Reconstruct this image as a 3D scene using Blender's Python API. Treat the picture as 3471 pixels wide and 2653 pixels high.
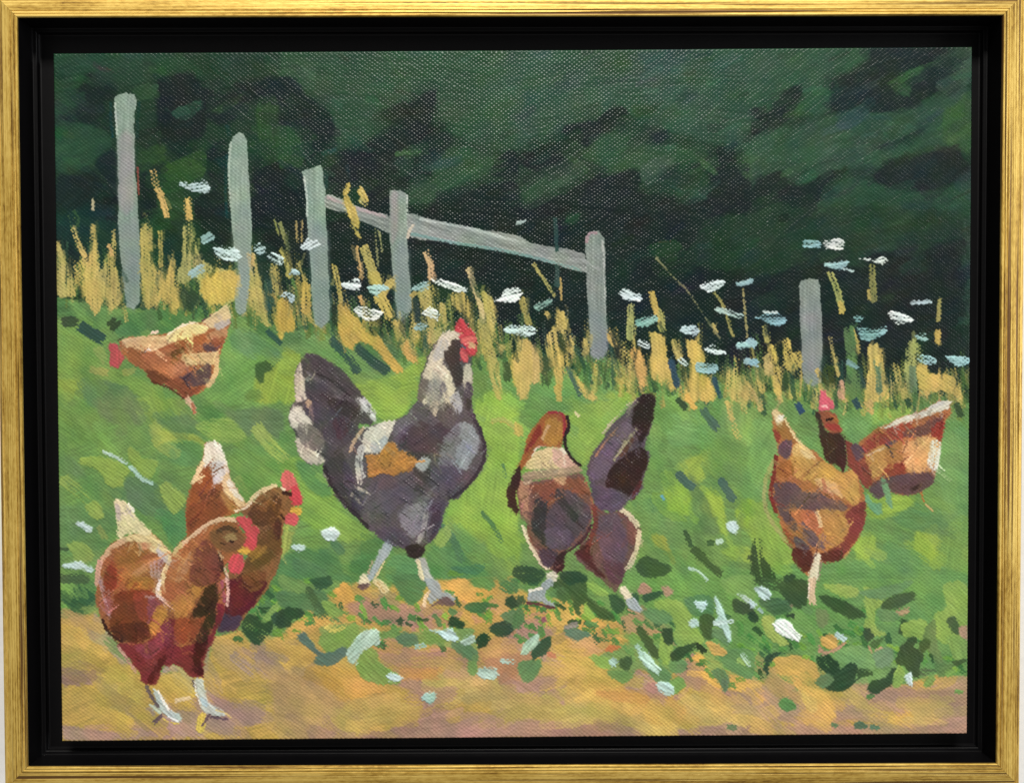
import bpy, math, re
import numpy as np
from mathutils import Matrix, Vector

# ------------------------------------------------------------------ clean
for o in list(bpy.data.objects):
    bpy.data.objects.remove(o, do_unlink=True)
scene = bpy.context.scene
COL = scene.collection
MM = 0.001

# ------------------------------------------------------------------ camera
# pose solved from the corners of the panel and of the gold lip (phone lens, hand held)
CAM_R = (-0.0222, -0.0018, -0.0058)          # axis-angle
CAM_P = (-1.297, 8.824, 324.43)              # mm, panel front = z 0, panel centre = origin
FPX, PW, PH = 3300.0, 3471.0, 2653.0
cam_data = bpy.data.cameras.new('camera')
cam_data.sensor_fit = 'HORIZONTAL'
cam_data.sensor_width = 36.0
cam_data.lens = FPX / PW * 36.0
cam_data.clip_start = 0.01
cam_data.clip_end = 50.0
cam = bpy.data.objects.new('camera', cam_data)
COL.objects.link(cam)
_ax = Vector(CAM_R)
R3 = Matrix.Rotation(_ax.length, 3, _ax.normalized())
cam.matrix_world = Matrix.Translation(Vector(CAM_P) * MM) @ R3.to_4x4()
scene.camera = cam

# ------------------------------------------------------------------ light: a pale room and one ceiling lamp up to the right
world = bpy.data.worlds.new('World')
scene.world = world
world.use_nodes = True
bg = world.node_tree.nodes['Background']
bg.inputs['Color'].default_value = (1.0, 0.985, 0.96, 1)
bg.inputs['Strength'].default_value = 0.24

def area_lamp(name, loc, target, size, power, color):
    d = bpy.data.lights.new(name, 'AREA')
    d.shape = 'RECTANGLE'
    d.size, d.size_y = size
    d.energy = power
    d.color = color
    o = bpy.data.objects.new(name, d)
    COL.objects.link(o)
    o.location = loc
    o.rotation_euler = (Vector(target) - Vector(loc)).to_track_quat('-Z', 'Y').to_euler()
    return o
area_lamp('ceiling_lamp', (0.05, 1.95, 1.85), (0, 0, 0), (0.90, 0.45), 73.0, (1.0, 0.965, 0.90))
area_lamp('window_light', (1.45, 0.15, 0.60), (0, 0, 0), (0.55, 0.9), 9.0, (0.95, 0.98, 1.0))

vs = scene.view_settings
vs.view_transform = 'Standard'
vs.look = 'None'
vs.exposure = 0.0
vs.gamma = 1.0
vs.use_curve_mapping = False

# ------------------------------------------------------------------ helpers
def tag(o, label=None, category=None, kind=None, group=None):
    if label: o['label'] = label
    if category: o['category'] = category
    if kind: o['kind'] = kind
    if group: o['group'] = group
    return o

def empty(name, loc=(0, 0, 0)):
    o = bpy.data.objects.new(name, None)
    o.empty_display_size = 0.02
    COL.objects.link(o)
    o.location = loc
    return o

def mesh_obj(name, verts, faces, mat, parent=None, smooth=False):
    me = bpy.data.meshes.new(name)
    me.from_pydata([tuple(v) for v in verts], [], faces)
    me.validate()
    me.update()
    if smooth:
        me.polygons.foreach_set('use_smooth', [True] * len(me.polygons))
    me.materials.append(mat)
    o = bpy.data.objects.new(name, me)
    COL.objects.link(o)
    if parent is not None:
        o.parent = parent
    return o

def srgb2lin(c):
    c = np.asarray(c, dtype=np.float64)
    return np.where(c <= 0.04045, c / 12.92, ((c + 0.055) / 1.055) ** 2.4)

def hexcol(h):
    return np.array([int(h[i:i + 2], 16) / 255.0 for i in (0, 2, 4)], dtype=np.float32)

def new_mat(name):
    m = bpy.data.materials.new(name)
    m.use_nodes = True
    nt = m.node_tree
    b = nt.nodes['Principled BSDF']
    return m, nt, b

def N(nt, t, **kw):
    n = nt.nodes.new(t)
    for k, v in kw.items():
        setattr(n, k, v)
    return n

# ------------------------------------------------------------------ materials
def mat_gold():
    m, nt, b = new_mat('gold_leaf_streaked')
    tc = N(nt, 'ShaderNodeTexCoord')
    inf = N(nt, 'ShaderNodeObjectInfo')
    off = N(nt, 'ShaderNodeVectorMath', operation='ADD')
    sc0 = N(nt, 'ShaderNodeVectorMath', operation='SCALE')
    comb = N(nt, 'ShaderNodeCombineXYZ')
    nt.links.new(inf.outputs['Random'], comb.inputs[0])
    nt.links.new(inf.outputs['Random'], comb.inputs[1])
    nt.links.new(comb.outputs[0], sc0.inputs[0]); sc0.inputs['Scale'].default_value = 3.7
    nt.links.new(tc.outputs['Object'], off.inputs[0]); nt.links.new(sc0.outputs[0], off.inputs[1])
    def streak(sx, sy, detail, rough, dist=0.0):
        mp = N(nt, 'ShaderNodeMapping')
        mp.inputs['Scale'].default_value = (sx, sy, sy * 0.6)
        nt.links.new(off.outputs[0], mp.inputs[0])
        n = N(nt, 'ShaderNodeTexNoise')
        n.inputs['Scale'].default_value = 1.0
        n.inputs['Detail'].default_value = detail
        n.inputs['Roughness'].default_value = rough
        n.inputs['Distortion'].default_value = dist
        nt.links.new(mp.outputs[0], n.inputs['Vector'])
        return n
    fine = streak(12.0, 2300.0, 2.0, 0.7)
    lines = streak(6.0, 800.0, 2.0, 0.55)
    cloud = streak(40.0, 120.0, 3.0, 0.6)
    grit = streak(420.0, 1500.0, 2.0, 0.6, 0.4)
    ramp = N(nt, 'ShaderNodeValToRGB')
    e = ramp.color_ramp.elements
    e[0].position, e[0].color = 0.40, (0.18, 0.085, 0.010, 1)
    e[1].position, e[1].color = 0.535, (0.64, 0.42, 0.085, 1)
    k = ramp.color_ramp.elements.new(0.465); k.color = (0.43, 0.25, 0.035, 1)
    k = ramp.color_ramp.elements.new(0.62); k.color = (0.82, 0.58, 0.15, 1)
    mx = N(nt, 'ShaderNodeMath', operation='MULTIPLY_ADD')
    nt.links.new(fine.outputs['Fac'], mx.inputs[0]); mx.inputs[1].default_value = 0.55
    mz = N(nt, 'ShaderNodeMath', operation='MULTIPLY_ADD')
    nt.links.new(cloud.outputs['Fac'], mz.inputs[0]); mz.inputs[1].default_value = 0.30
    mg = N(nt, 'ShaderNodeMath', operation='MULTIPLY'); mg.inputs[1].default_value = 0.22
    nt.links.new(grit.outputs['Fac'], mg.inputs[0])
    nt.links.new(mg.outputs[0], mz.inputs[2]); nt.links.new(mz.outputs[0], mx.inputs[2])
    nt.links.new(mx.outputs[0], ramp.inputs['Fac'])
    # the odd dark crack of bole showing between the streaks
    cr = N(nt, 'ShaderNodeMapRange')
    cr.inputs['From Min'].default_value = 0.36; cr.inputs['From Max'].default_value = 0.43
    nt.links.new(lines.outputs['Fac'], cr.inputs['Value'])
    mixc = N(nt, 'ShaderNodeMix', data_type='RGBA')
    nt.links.new(cr.outputs['Result'], mixc.inputs['Factor'])
    mixc.inputs['A'].default_value = (0.15, 0.07, 0.015, 1)
    nt.links.new(ramp.outputs['Color'], mixc.inputs['B'])
    nt.links.new(mixc.outputs['Result'], b.inputs['Base Color'])
    b.inputs['Metallic'].default_value = 0.45
    rr = N(nt, 'ShaderNodeMapRange')
    rr.inputs['To Min'].default_value = 0.38; rr.inputs['To Max'].default_value = 0.62
    nt.links.new(cloud.outputs['Fac'], rr.inputs['Value'])
    nt.links.new(rr.outputs['Result'], b.inputs['Roughness'])
    bump = N(nt, 'ShaderNodeBump')
    bump.inputs['Strength'].default_value = 0.65
    bump.inputs['Distance'].default_value = 0.00025
    ad = N(nt, 'ShaderNodeMath', operation='ADD')
    nt.links.new(mx.outputs[0], ad.inputs[0]); nt.links.new(cr.outputs['Result'], ad.inputs[1])
    nt.links.new(ad.outputs[0], bump.inputs['Height'])
    nt.links.new(bump.outputs[0], b.inputs['Normal'])
    return m

def mat_black():
    m, nt, b = new_mat('black_satin_lacquer')
    tc = N(nt, 'ShaderNodeTexCoord')
    n = N(nt, 'ShaderNodeTexNoise')
    n.inputs['Scale'].default_value = 160.0; n.inputs['Detail'].default_value = 5.0
    nt.links.new(tc.outputs['Object'], n.inputs['Vector'])
    r = N(nt, 'ShaderNodeValToRGB')
    r.color_ramp.elements[0].color = (0.0016, 0.0015, 0.0020, 1)
    r.color_ramp.elements[1].color = (0.0034, 0.0031, 0.0036, 1)
    nt.links.new(n.outputs['Fac'], r.inputs['Fac']); nt.links.new(r.outputs['Color'], b.inputs['Base Color'])
    b.inputs['Roughness'].default_value = 0.42
    b.inputs['Specular IOR Level'].default_value = 0.22
    bp = N(nt, 'ShaderNodeBump'); bp.inputs['Strength'].default_value = 0.15; bp.inputs['Distance'].default_value = 0.0003
    nt.links.new(n.outputs['Fac'], bp.inputs['Height']); nt.links.new(bp.outputs[0], b.inputs['Normal'])
    return m

def mat_wall():
    m, nt, b = new_mat('white_wall_paint')
    tc = N(nt, 'ShaderNodeTexCoord')
    n = N(nt, 'ShaderNodeTexNoise')
    n.inputs['Scale'].default_value = 220.0; n.inputs['Detail'].default_value = 6.0
    nt.links.new(tc.outputs['Object'], n.inputs['Vector'])
    r = N(nt, 'ShaderNodeValToRGB')
    r.color_ramp.elements[0].color = (0.74, 0.735, 0.72, 1)
    r.color_ramp.elements[1].color = (0.82, 0.815, 0.80, 1)
    nt.links.new(n.outputs['Fac'], r.inputs['Fac']); nt.links.new(r.outputs['Color'], b.inputs['Base Color'])
    b.inputs['Roughness'].default_value = 0.8
    bp = N(nt, 'ShaderNodeBump'); bp.inputs['Strength'].default_value = 0.3; bp.inputs['Distance'].default_value = 0.0006
    nt.links.new(n.outputs['Fac'], bp.inputs['Height']); nt.links.new(bp.outputs[0], b.inputs['Normal'])
    return m

def mat_paint():
    m, nt, b = new_mat('oil_paint')
    a = N(nt, 'ShaderNodeAttribute', attribute_name='pigment')
    nt.links.new(a.outputs['Color'], b.inputs['Base Color'])
    tc = N(nt, 'ShaderNodeTexCoord')
    n = N(nt, 'ShaderNodeTexNoise')
    n.inputs['Scale'].default_value = 90.0; n.inputs['Detail'].default_value = 4.0
    nt.links.new(tc.outputs['Object'], n.inputs['Vector'])
    r = N(nt, 'ShaderNodeMapRange')
    r.inputs['From Min'].default_value = 0.3; r.inputs['From Max'].default_value = 0.7
    r.inputs['To Min'].default_value = 0.27; r.inputs['To Max'].default_value = 0.37
    nt.links.new(n.outputs['Fac'], r.inputs['Value'])
    nt.links.new(r.outputs['Result'], b.inputs['Roughness'])
    b.inputs['Specular IOR Level'].default_value = 0.21
    return m

def mat_board():
    m, nt, b = new_mat('primed_board_edge')
    tc = N(nt, 'ShaderNodeTexCoord')
    n = N(nt, 'ShaderNodeTexNoise'); n.inputs['Scale'].default_value = 400.0
    nt.links.new(tc.outputs['Object'], n.inputs['Vector'])
    r = N(nt, 'ShaderNodeValToRGB')
    r.color_ramp.elements[0].color = (0.10, 0.09, 0.08, 1)
    r.color_ramp.elements[1].color = (0.22, 0.20, 0.18, 1)
    nt.links.new(n.outputs['Fac'], r.inputs['Fac']); nt.links.new(r.outputs['Color'], b.inputs['Base Color'])
    b.inputs['Roughness'].default_value = 0.85
    return m

GOLD, BLACK, WALL, PAINT, BOARD = mat_gold(), mat_black(), mat_wall(), mat_paint(), mat_board()

# ------------------------------------------------------------------ the wall behind
wz = -30.0
wv = [(-1500, -1200, wz), (1500, -1200, wz), (1500, 1200, wz), (-1500, 1200, wz),
      (-1500, -1200, wz - 60), (1500, -1200, wz - 60), (1500, 1200, wz - 60), (-1500, 1200, wz - 60)]
wall = mesh_obj('wall', [tuple(c * MM for c in v) for v in wv],
                [(0, 1, 2, 3), (5, 4, 7, 6), (4, 5, 1, 0), (6, 7, 3, 2), (5, 6, 2, 1), (7, 4, 0, 3)], WALL)
tag(wall, kind='structure')

# ------------------------------------------------------------------ the floater frame
FW, FH = 322.01, 246.58            # opening at the gold lip (mm)
FCX, FCY, FROT = -0.927, 0.925, -0.003
frame = empty('picture_frame', (FCX * MM, FCY * MM, 0))
frame.rotation_euler = (0, 0, FROT)
tag(frame, 'streaked gold floater picture frame with deep black inner rebate around the hen painting', 'picture frame')

# cross-sections, (inward distance from lip: negative = outward, z), counted from the lip
GOLD_PROF = [(-8.3, -29.0), (-8.3, 1.9), (-8.1, 2.5), (-7.5, 2.8), (-6.9, 3.0), (-6.75, 2.85), (-6.55, 2.85), (-6.4, 3.1),
             (-5.0, 3.45), (-3.4, 3.65), (-2.35, 3.72), (-2.2, 3.5), (-2.0, 3.5), (-1.85, 3.85), (-1.35, 3.98), (-1.15, 3.75),
             (-1.0, 3.75), (-0.85, 4.0), (-0.35, 4.05), (-0.08, 3.9), (0.0, 3.6), (0.0, 3.1)]
WALL_PROF = [(-0.25, 3.2), (0.04, 3.15), (0.06, -5.6), (0.2, -5.95), (0.45, -6.05), (1.25, -6.1), (1.5, -6.3), (1.6, -7.2), (1.9, -7.7), (2.3, -7.8),
             (28.0, -7.8), (28.0, -12.0), (-0.25, -12.0)]

def rail(name, side, prof, mat, closed, parent):
    """one mitred rail of the frame; local X runs along the rail, local Y points inward"""
    L = FW if side in 'tb' else FH
    H = FH if side in 'tb' else FW
    verts, faces = [], []
    n = len(prof)
    seg = 1
    gap = 0.035 if mat is GOLD else 0.0
    for k in range(seg + 1):
        u = -1 + 2 * k / seg
        for (d, z) in prof:
            verts.append(((u * (L / 2 - d - gap)) * MM, (d - H / 2) * MM, z * MM))
    m = n if closed else n - 1
    for k in range(seg):
        for i in range(m):
            j = (i + 1) % n
            faces.append((k * n + i, (k + 1) * n + i, (k + 1) * n + j, k * n + j))
    faces.append(tuple(range(n)))
    faces.append(tuple(seg * n + i for i in reversed(range(n))))
    o = mesh_obj(name, verts, faces, mat, parent)
    o.rotation_euler = (0, 0, {'b': 0, 'r': math.pi / 2, 't': math.pi, 'l': -math.pi / 2}[side])
    for p in o.data.polygons:
        p.use_smooth = False
    return o
for s, where in (('t', 'upper'), ('r', 'right'), ('b', 'lower'), ('l', 'left')):
    g = rail('gold_rail', s, GOLD_PROF, GOLD, True, frame)
    tag(g, 'streaked gold moulding of the %s side' % where)
    k = rail('black_rebate', s, WALL_PROF, BLACK, True, frame)
    tag(k, 'matt black inner step of the %s side' % where)

# ------------------------------------------------------------------ the painting: brush engine on a fine grid over the panel
GW, GH = 1280, 960
rng = np.random.default_rng(7)
# panel corners (mm, as measured: the panel is a hair out of square), TL TR BR BL
def back_project(px, py):
    d = R3 @ Vector(((px - PW / 2) / FPX, -(py - PH / 2) / FPX, -1.0))
    t = -CAM_P[2] / d.z
    return (CAM_P[0] + d.x * t, CAM_P[1] + d.y * t)
CORN = [back_project(*p) for p in ((179.4, 180.3), (3296.5, 158.0), (3279.6, 2486.9), (208.6, 2512.8))]
def homography(src, dst):
    A, y = [], []
    for (a, b_), (u, v) in zip(src, dst):
        A.append([a, b_, 1, 0, 0, 0, -u * a, -u * b_]); y.append(u)
        A.append([0, 0, 0, a, b_, 1, -v * a, -v * b_]); y.append(v)
    h = np.linalg.solve(np.array(A, float), np.array(y, float))
    return np.append(h, 1).reshape(3, 3)
H_PX2GRID = homography([(179.4, 180.3), (3296.5, 158.0), (3279.6, 2486.9), (208.6, 2512.8)],
                       [(0, 0), (GW - 1, 0), (GW - 1, GH - 1), (0, GH - 1)])
PXG = (GW - 1) / 3100.0            # grid cells per photograph pixel
UG = 3.643 * PXG                   # grid cells per drawing unit

def to_grid(pts, tile):
    p = np.asarray(pts, float).reshape(-1, 2) * 3.643 + np.array([150 + 800 * tile[0], 130 + 612 * tile[1]])
    q = np.c_[p, np.ones(len(p))] @ H_PX2GRID.T
    return q[:, :2] / q[:, 2:]

def smooth_noise(h, w, cell, seed, octaves=1):
    r = np.random.default_rng(seed)
    out = np.zeros((h, w), np.float32)
    amp, tot = 1.0, 0.0
    for o in range(octaves):
        c = max(cell / 2 ** o, 1.0)
        gh, gw = int(h / c) + 3, int(w / c) + 3
        g = r.random((gh, gw)).astype(np.float32)
        y = np.arange(h, dtype=np.float32) / c; x = np.arange(w, dtype=np.float32) / c
        yi, xi = y.astype(int), x.astype(int)
        fy, fx = y - yi, x - xi
        fy = fy * fy * (3 - 2 * fy); fx = fx * fx * (3 - 2 * fx)
        a = g[yi][:, xi] * (1 - fx) + g[yi][:, xi + 1] * fx
        b_ = g[yi + 1][:, xi] * (1 - fx) + g[yi + 1][:, xi + 1] * fx
        out += amp * (a * (1 - fy[:, None]) + b_ * fy[:, None])
        tot += amp; amp *= 0.5
    return out / tot

YY, XX = np.mgrid[0:GH, 0:GW].astype(np.float32)
# plain weave of the canvas (two-thread repeats of 16.8 x 13.1 photograph pixels), a little irregular
n1 = smooth_noise(GH, GW, 60, 1, 3) - 0.5
n2 = smooth_noise(GH, GW, 60, 2, 3) - 0.5
n3 = smooth_noise(GH, GW, 4.0, 3) - 0.5
n4 = smooth_noise(GH, GW, 4.0, 4) - 0.5
PX_, QY_ = 16.8 * PXG, 13.1 * PXG
wx = XX + 5 * n1 + 1.3 * n3
wy = YY + 5 * n2 + 1.2 * n4
WEAVE = np.cos(2 * np.pi * wx / PX_) * np.cos(2 * np.pi * wy / QY_)
WEAVE = 2.0 * (0.5 + 0.5 * WEAVE) ** 1.7 - 0.8
WEAVE *= 0.6 + 0.8 * smooth_noise(GH, GW, 5, 5)
WEAVE = WEAVE.astype(np.float32)
EDGE = (smooth_noise(GH, GW, 3.0, 8) - 0.5 + 0.6 * (smooth_noise(GH, GW, 8.0, 9) - 0.5)).astype(np.float32)

MED = smooth_noise(GH, GW, 14.0, 15, 3)
TONE = [smooth_noise(GH, GW, 22.0, 40 + k, 4) - 0.5 for k in range(3)]
# bristle texture: rows across the brush, columns along the stroke
def make_bristle():
    r = np.random.default_rng(11)
    t = np.zeros((1024, 512), np.float32)
    cur = r.random(1024)
    for i in range(512):
        cur = cur * 0.90 + r.random(1024) * 0.10
        t[:, i] = cur
    k = np.array([0.25, 0.5, 0.25])
    t = np.apply_along_axis(lambda c: np.convolve(np.r_[c[-1], c, c[0]], k, 'valid'), 0, t)
    t = (t - t.mean()) / t.std()
    return np.clip(0.5 + 0.23 * t, 0, 1).astype(np.float32)
BRIS = make_bristle()
def bristle(across, along, off):
    a = across * 1.0 + off * 37.0
    i = np.floor(a).astype(int)
    f = (a - i).astype(np.float32)
    j = (np.floor(along / 3.0 + off * 91.0).astype(int)) % 512
    return BRIS[i % 1024, j] * (1 - f) + BRIS[(i + 1) % 1024, j] * f

CANV = np.zeros((GH, GW, 3), np.float32) + np.array([0.45, 0.40, 0.32], np.float32)
HGT = np.zeros((GH, GW), np.float32)       # mm of paint
FILL = np.zeros((GH, GW), np.float32)      # how far the weave is filled in
PID = np.zeros((GH, GW), np.int32)
PARTS = [('sky', None)]
cur_part = 0

def sstep(a, b_, x):
    t = np.clip((x - a) / (b_ - a), 0, 1)
    return t * t * (3 - 2 * t)

def lay(y0, y1, x0, x1, a, br, col, foot, th, var, body, col2=None, mix=None):
    sl = (slice(y0, y1), slice(x0, x1))
    c = np.broadcast_to(col, br.shape + (3,)).copy()
    if col2 is not None:
        m = sstep(0.42, 0.62, br)[..., None] if mix is None else mix[..., None]
        c = c * (1 - m) + col2 * m
    c *= (1 + var * (br - 0.5))[..., None]
    tn_ = np.stack([t[sl] for t in TONE], -1)
    c = c * (1 + 0.16 * tn_[..., :1]) + 0.05 * (tn_ - tn_.mean(-1, keepdims=True))
    # streaks of the wet paint below dragged along
    c = c * (1 - 0.10 * (1 - br)[..., None]) + CANV[sl] * (0.10 * (1 - br)[..., None])
    CANV[sl] = CANV[sl] * (1 - a[..., None]) + c * a[..., None]
    HGT[sl] = HGT[sl] * (1 - 0.75 * a) + a * th * (0.35 + 1.1 * br)
    FILL[sl] = FILL[sl] * (1 - a) + a * body
    if cur_part >= 0:
        PID[sl][foot] = cur_part

def catmull(P, step, closed=False):
    P = np.asarray(P, float)
    if len(P) == 2 and not closed:
        n = max(2, int(np.hypot(*(P[1] - P[0])) / step) + 1)
        t = np.linspace(0, 1, n)[:, None]
        return P[0] * (1 - t) + P[1] * t
    Q = np.vstack([P[-1], P, P[0], P[1]]) if closed else np.vstack([2 * P[0] - P[1], P, 2 * P[-1] - P[-2]])
    out = []
    m = len(P) if closed else len(P) - 1
    for i in range(m):
        p0, p1, p2, p3 = Q[i], Q[i + 1], Q[i + 2], Q[i + 3]
        n = max(1, int(np.hypot(*(p2 - p1)) / step))
        t = np.linspace(0, 1, n, endpoint=False)[:, None]
        out.append(0.5 * (2 * p1 + (p2 - p0) * t + (2 * p0 - 5 * p1 + 4 * p2 - p3) * t * t + (3 * p1 - p0 - 3 * p2 + p3) * t ** 3))
    if not closed:
        out.append(P[-1:])
    return np.vstack(out)

def stroke(P, w, col, dry=0.0, op=1.0, th=0.05, var=0.16, body=0.5, col2=None, rag=1.0):
    """a brush stroke along grid points P, w cells wide; dry = how far it breaks up on the weave towards its end"""
    P = catmull(P, max(2.0, w * 0.35))
    r = w / 2
    pad = r * 1.4 + 3
    x0 = max(int(P[:, 0].min() - pad), 0); x1 = min(int(P[:, 0].max() + pad) + 1, GW)
    y0 = max(int(P[:, 1].min() - pad), 0); y1 = min(int(P[:, 1].max() + pad) + 1, GH)
    if x1 <= x0 or y1 <= y0: return
    X, Y = XX[y0:y1, x0:x1], YY[y0:y1, x0:x1]
    best = np.full(X.shape, 1e9, np.float32); S = np.zeros_like(best); T = np.zeros_like(best)
    acc = 0.0; ns = len(P) - 1
    for i in range(ns):
        a, b_ = P[i], P[i + 1]
        d = b_ - a; L = float(np.hypot(*d)) + 1e-6; d = d / L
        rx, ry = X - a[0], Y - a[1]
        s = rx * d[0] + ry * d[1]
        lo = -1e9 if i == 0 else 0.0
        hi = 1e9 if i == ns - 1 else L
        sc = np.clip(s, lo, hi)
        tt = -rx * d[1] + ry * d[0]
        ex = s - sc
        D = tt * tt + ex * ex
        # beyond the ends distance counts too, so corners resolve
        over = np.maximum(-s if i == 0 else 0, 0) + np.maximum(s - L if i == ns - 1 else 0, 0)
        D2 = D + over * over
        u = D2 < best
        best = np.where(u, D2, best); S = np.where(u, acc + sc, S); T = np.where(u, tt, T)
        acc += L
    off = rng.random() * 50
    br = bristle(T + r, S, off)
    tn = np.abs(T) / r
    e = EDGE[y0:y1, x0:x1]
    jag = (bristle(T + r, S * 0, off + 3) - 0.5)
    cap = 0.45 * r * np.sqrt(np.clip(1 - tn * tn, 0, 1))
    s_in = S + cap + jag * r * 0.7 * rag
    s_out = acc - S + cap + jag * r * 1.3 * rag
    d_edge = np.minimum(np.minimum((1 - tn) * r, s_in), s_out) + (e * 1.9 + 0.75 * WEAVE[y0:y1, x0:x1]) * rag
    a = sstep(-0.6, 0.7, d_edge)
    foot = d_edge > 0.2
    if dry > 0:
        pr = np.clip(S / max(acc, 1), 0, 1)
        lim = dry * (0.25 + 1.35 * pr) - 0.35
        f = 0.5 * WEAVE[y0:y1, x0:x1] + 1.7 * (br - 0.5) + 0.9 * (MED[y0:y1, x0:x1] - 0.5)
        a = a * sstep(lim * 1.3 - 0.95, lim * 1.3 - 0.15, f)
    lay(y0, y1, x0, x1, a * op, br, col, foot, th, var, body * (1 - 0.6 * min(dry, 1)), col2)

def poly(P, col, ang=None, op=1.0, feather=0.0, th=0.045, var=0.15, body=0.42, dry=0.0, col2=None, curve=True, rag=1.0):
    """a patch of paint with a drawn outline; bristle marks run at ang degrees"""
    P = np.asarray(P, float)
    ext = P.max(0) - P.min(0)
    if curve and len(P) > 2:
        P = catmull(P, max(3.0, 0.06 * ext.max()), True)
    pad = 4 + 2 * feather
    x0 = max(int(P[:, 0].min() - pad), 0); x1 = min(int(P[:, 0].max() + pad) + 1, GW)
    y0 = max(int(P[:, 1].min() - pad), 0); y1 = min(int(P[:, 1].max() + pad) + 1, GH)
    if x1 <= x0 or y1 <= y0: return
    X, Y = XX[y0:y1, x0:x1], YY[y0:y1, x0:x1]
    ins = np.zeros(X.shape, bool); dm = np.full(X.shape, 1e9, np.float32)
    n = len(P)
    for i in range(n):
        a, b_ = P[i], P[(i + 1) % n]
        d = b_ - a; L2 = float(d @ d) + 1e-9
        t = np.clip(((X - a[0]) * d[0] + (Y - a[1]) * d[1]) / L2, 0, 1)
        dm = np.minimum(dm, (X - a[0] - t * d[0]) ** 2 + (Y - a[1] - t * d[1]) ** 2)
        if a[1] != b_[1]:
            c = (a[1] > Y) != (b_[1] > Y)
            xi = (b_[0] - a[0]) * (Y - a[1]) / (b_[1] - a[1]) + a[0]
            ins ^= c & (X < xi)
    sd = np.sqrt(dm) * np.where(ins, 1, -1)
    if ang is None:
        q = P - P.mean(0)
        w_, v_ = np.linalg.eigh(q.T @ q)
        ang = math.degrees(math.atan2(v_[1, 1], v_[0, 1])) + rng.normal(0, 10)
    ca, sa = math.cos(math.radians(ang)), math.sin(math.radians(ang))
    al = X * ca + Y * sa; ac = -X * sa + Y * ca
    ac = ac + 6 * (n1[y0:y1, x0:x1]) + 0.0012 * (al - al.mean()) ** 2 / 4
    off = rng.random() * 50
    br = bristle(ac, al, off)
    d_edge = sd + (EDGE[y0:y1, x0:x1] * 2.4 + 0.8 * WEAVE[y0:y1, x0:x1] + 3.2 * (MED[y0:y1, x0:x1] - 0.5)) * rag + (br - 0.5) * 2.2 * rag
    a = sstep(-0.6 - feather, 0.7 + feather, d_edge)
    foot = d_edge > 0.0
    if dry > 0:
        up = np.clip((P[:, 1].max() - Y) / max(ext[1], 1.0), 0, 1)
        lim = dry * (0.2 + 1.5 * up) - 0.6
        f = 0.5 * WEAVE[y0:y1, x0:x1] + 1.6 * (br - 0.5) + 0.9 * (MED[y0:y1, x0:x1] - 0.5)
        a = a * sstep(lim * 1.3 - 0.5, lim * 1.3 + 0.35, f)
    lay(y0, y1, x0, x1, a * op, br, col, foot, th, var, body * (1 - 0.6 * min(dry, 1)), col2)

def restroke(region, n, wr, lr, angf, jit, th=0.04, op=0.8, dry=0.25):
    """go over a blocked-in area with loose strokes that take their colour from what is there"""
    global cur_part
    keep = cur_part; cur_part = -1
    base = CANV.copy()
    ys, xs = np.nonzero(region[::4, ::4])
    for i in rng.choice(len(ys), n):
        y, x = ys[i] * 4 + rng.uniform(0, 4), xs[i] * 4 + rng.uniform(0, 4)
        w = rng.uniform(*wr); L = rng.uniform(*lr)
        a = math.radians(angf(x, y) + rng.normal(0, 14))
        d = np.array([math.cos(a), math.sin(a)])
        if rng.random() < 0.5: d = -d
        nrm = np.array([-d[1], d[0]]) * rng.normal(0, 0.08) * L
        c = base[int(min(max(y, 0), GH - 1)), int(min(max(x, 0), GW - 1))]
        c = np.clip(c * (1 + rng.normal(0, jit)) + rng.normal(0, jit * 0.10, 3), 0.02, 1).astype(np.float32)
        p = np.array([x, y])
        stroke([p - d * L / 2, p + nrm, p + d * L / 2], w, c, dry=dry * rng.random() * 1.6, op=op, th=th, var=0.12, body=0.3)
    cur_part = keep

def smear(region, n, wr, lr, op=0.45):
    """wet into wet: short strokes that drag the colour they start on across its neighbour"""
    global cur_part
    keep = cur_part; cur_part = -1
    ys, xs = np.nonzero(region[::2, ::2])
    for i in rng.choice(len(ys), n):
        y, x = ys[i] * 2 + rng.uniform(0, 2), xs[i] * 2 + rng.uniform(0, 2)
        w = rng.uniform(*wr); L = rng.uniform(*lr)
        a = rng.normal(0.9, 0.7)
        d = np.array([math.cos(a), math.sin(a)]) * (1 if rng.random() < 0.5 else -1)
        p = np.array([x, y]); q = p + d * L
        if not (0 <= int(q[1]) < GH and 0 <= int(q[0]) < GW) or PID[int(q[1]), int(q[0])] != PID[int(y), int(x)]:
            continue
        c = CANV[int(y), int(x)].copy() * (1 + rng.normal(0, 0.05))
        stroke([p, p + d * L * 0.5 + rng.normal(0, 0.8, 2), q], w, np.clip(c, 0.02, 1), dry=0.35 + 0.4 * rng.random(), op=op, th=0.06, var=0.22, body=0.3)
    cur_part = keep

PART_KEYS = {}
def part(key):
    """key 'name' or 'owner/name'; a trailing * starts a new part with each stroke"""
    global cur_part
    PARTS.append(key)
    cur_part = len(PARTS) - 1

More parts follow.
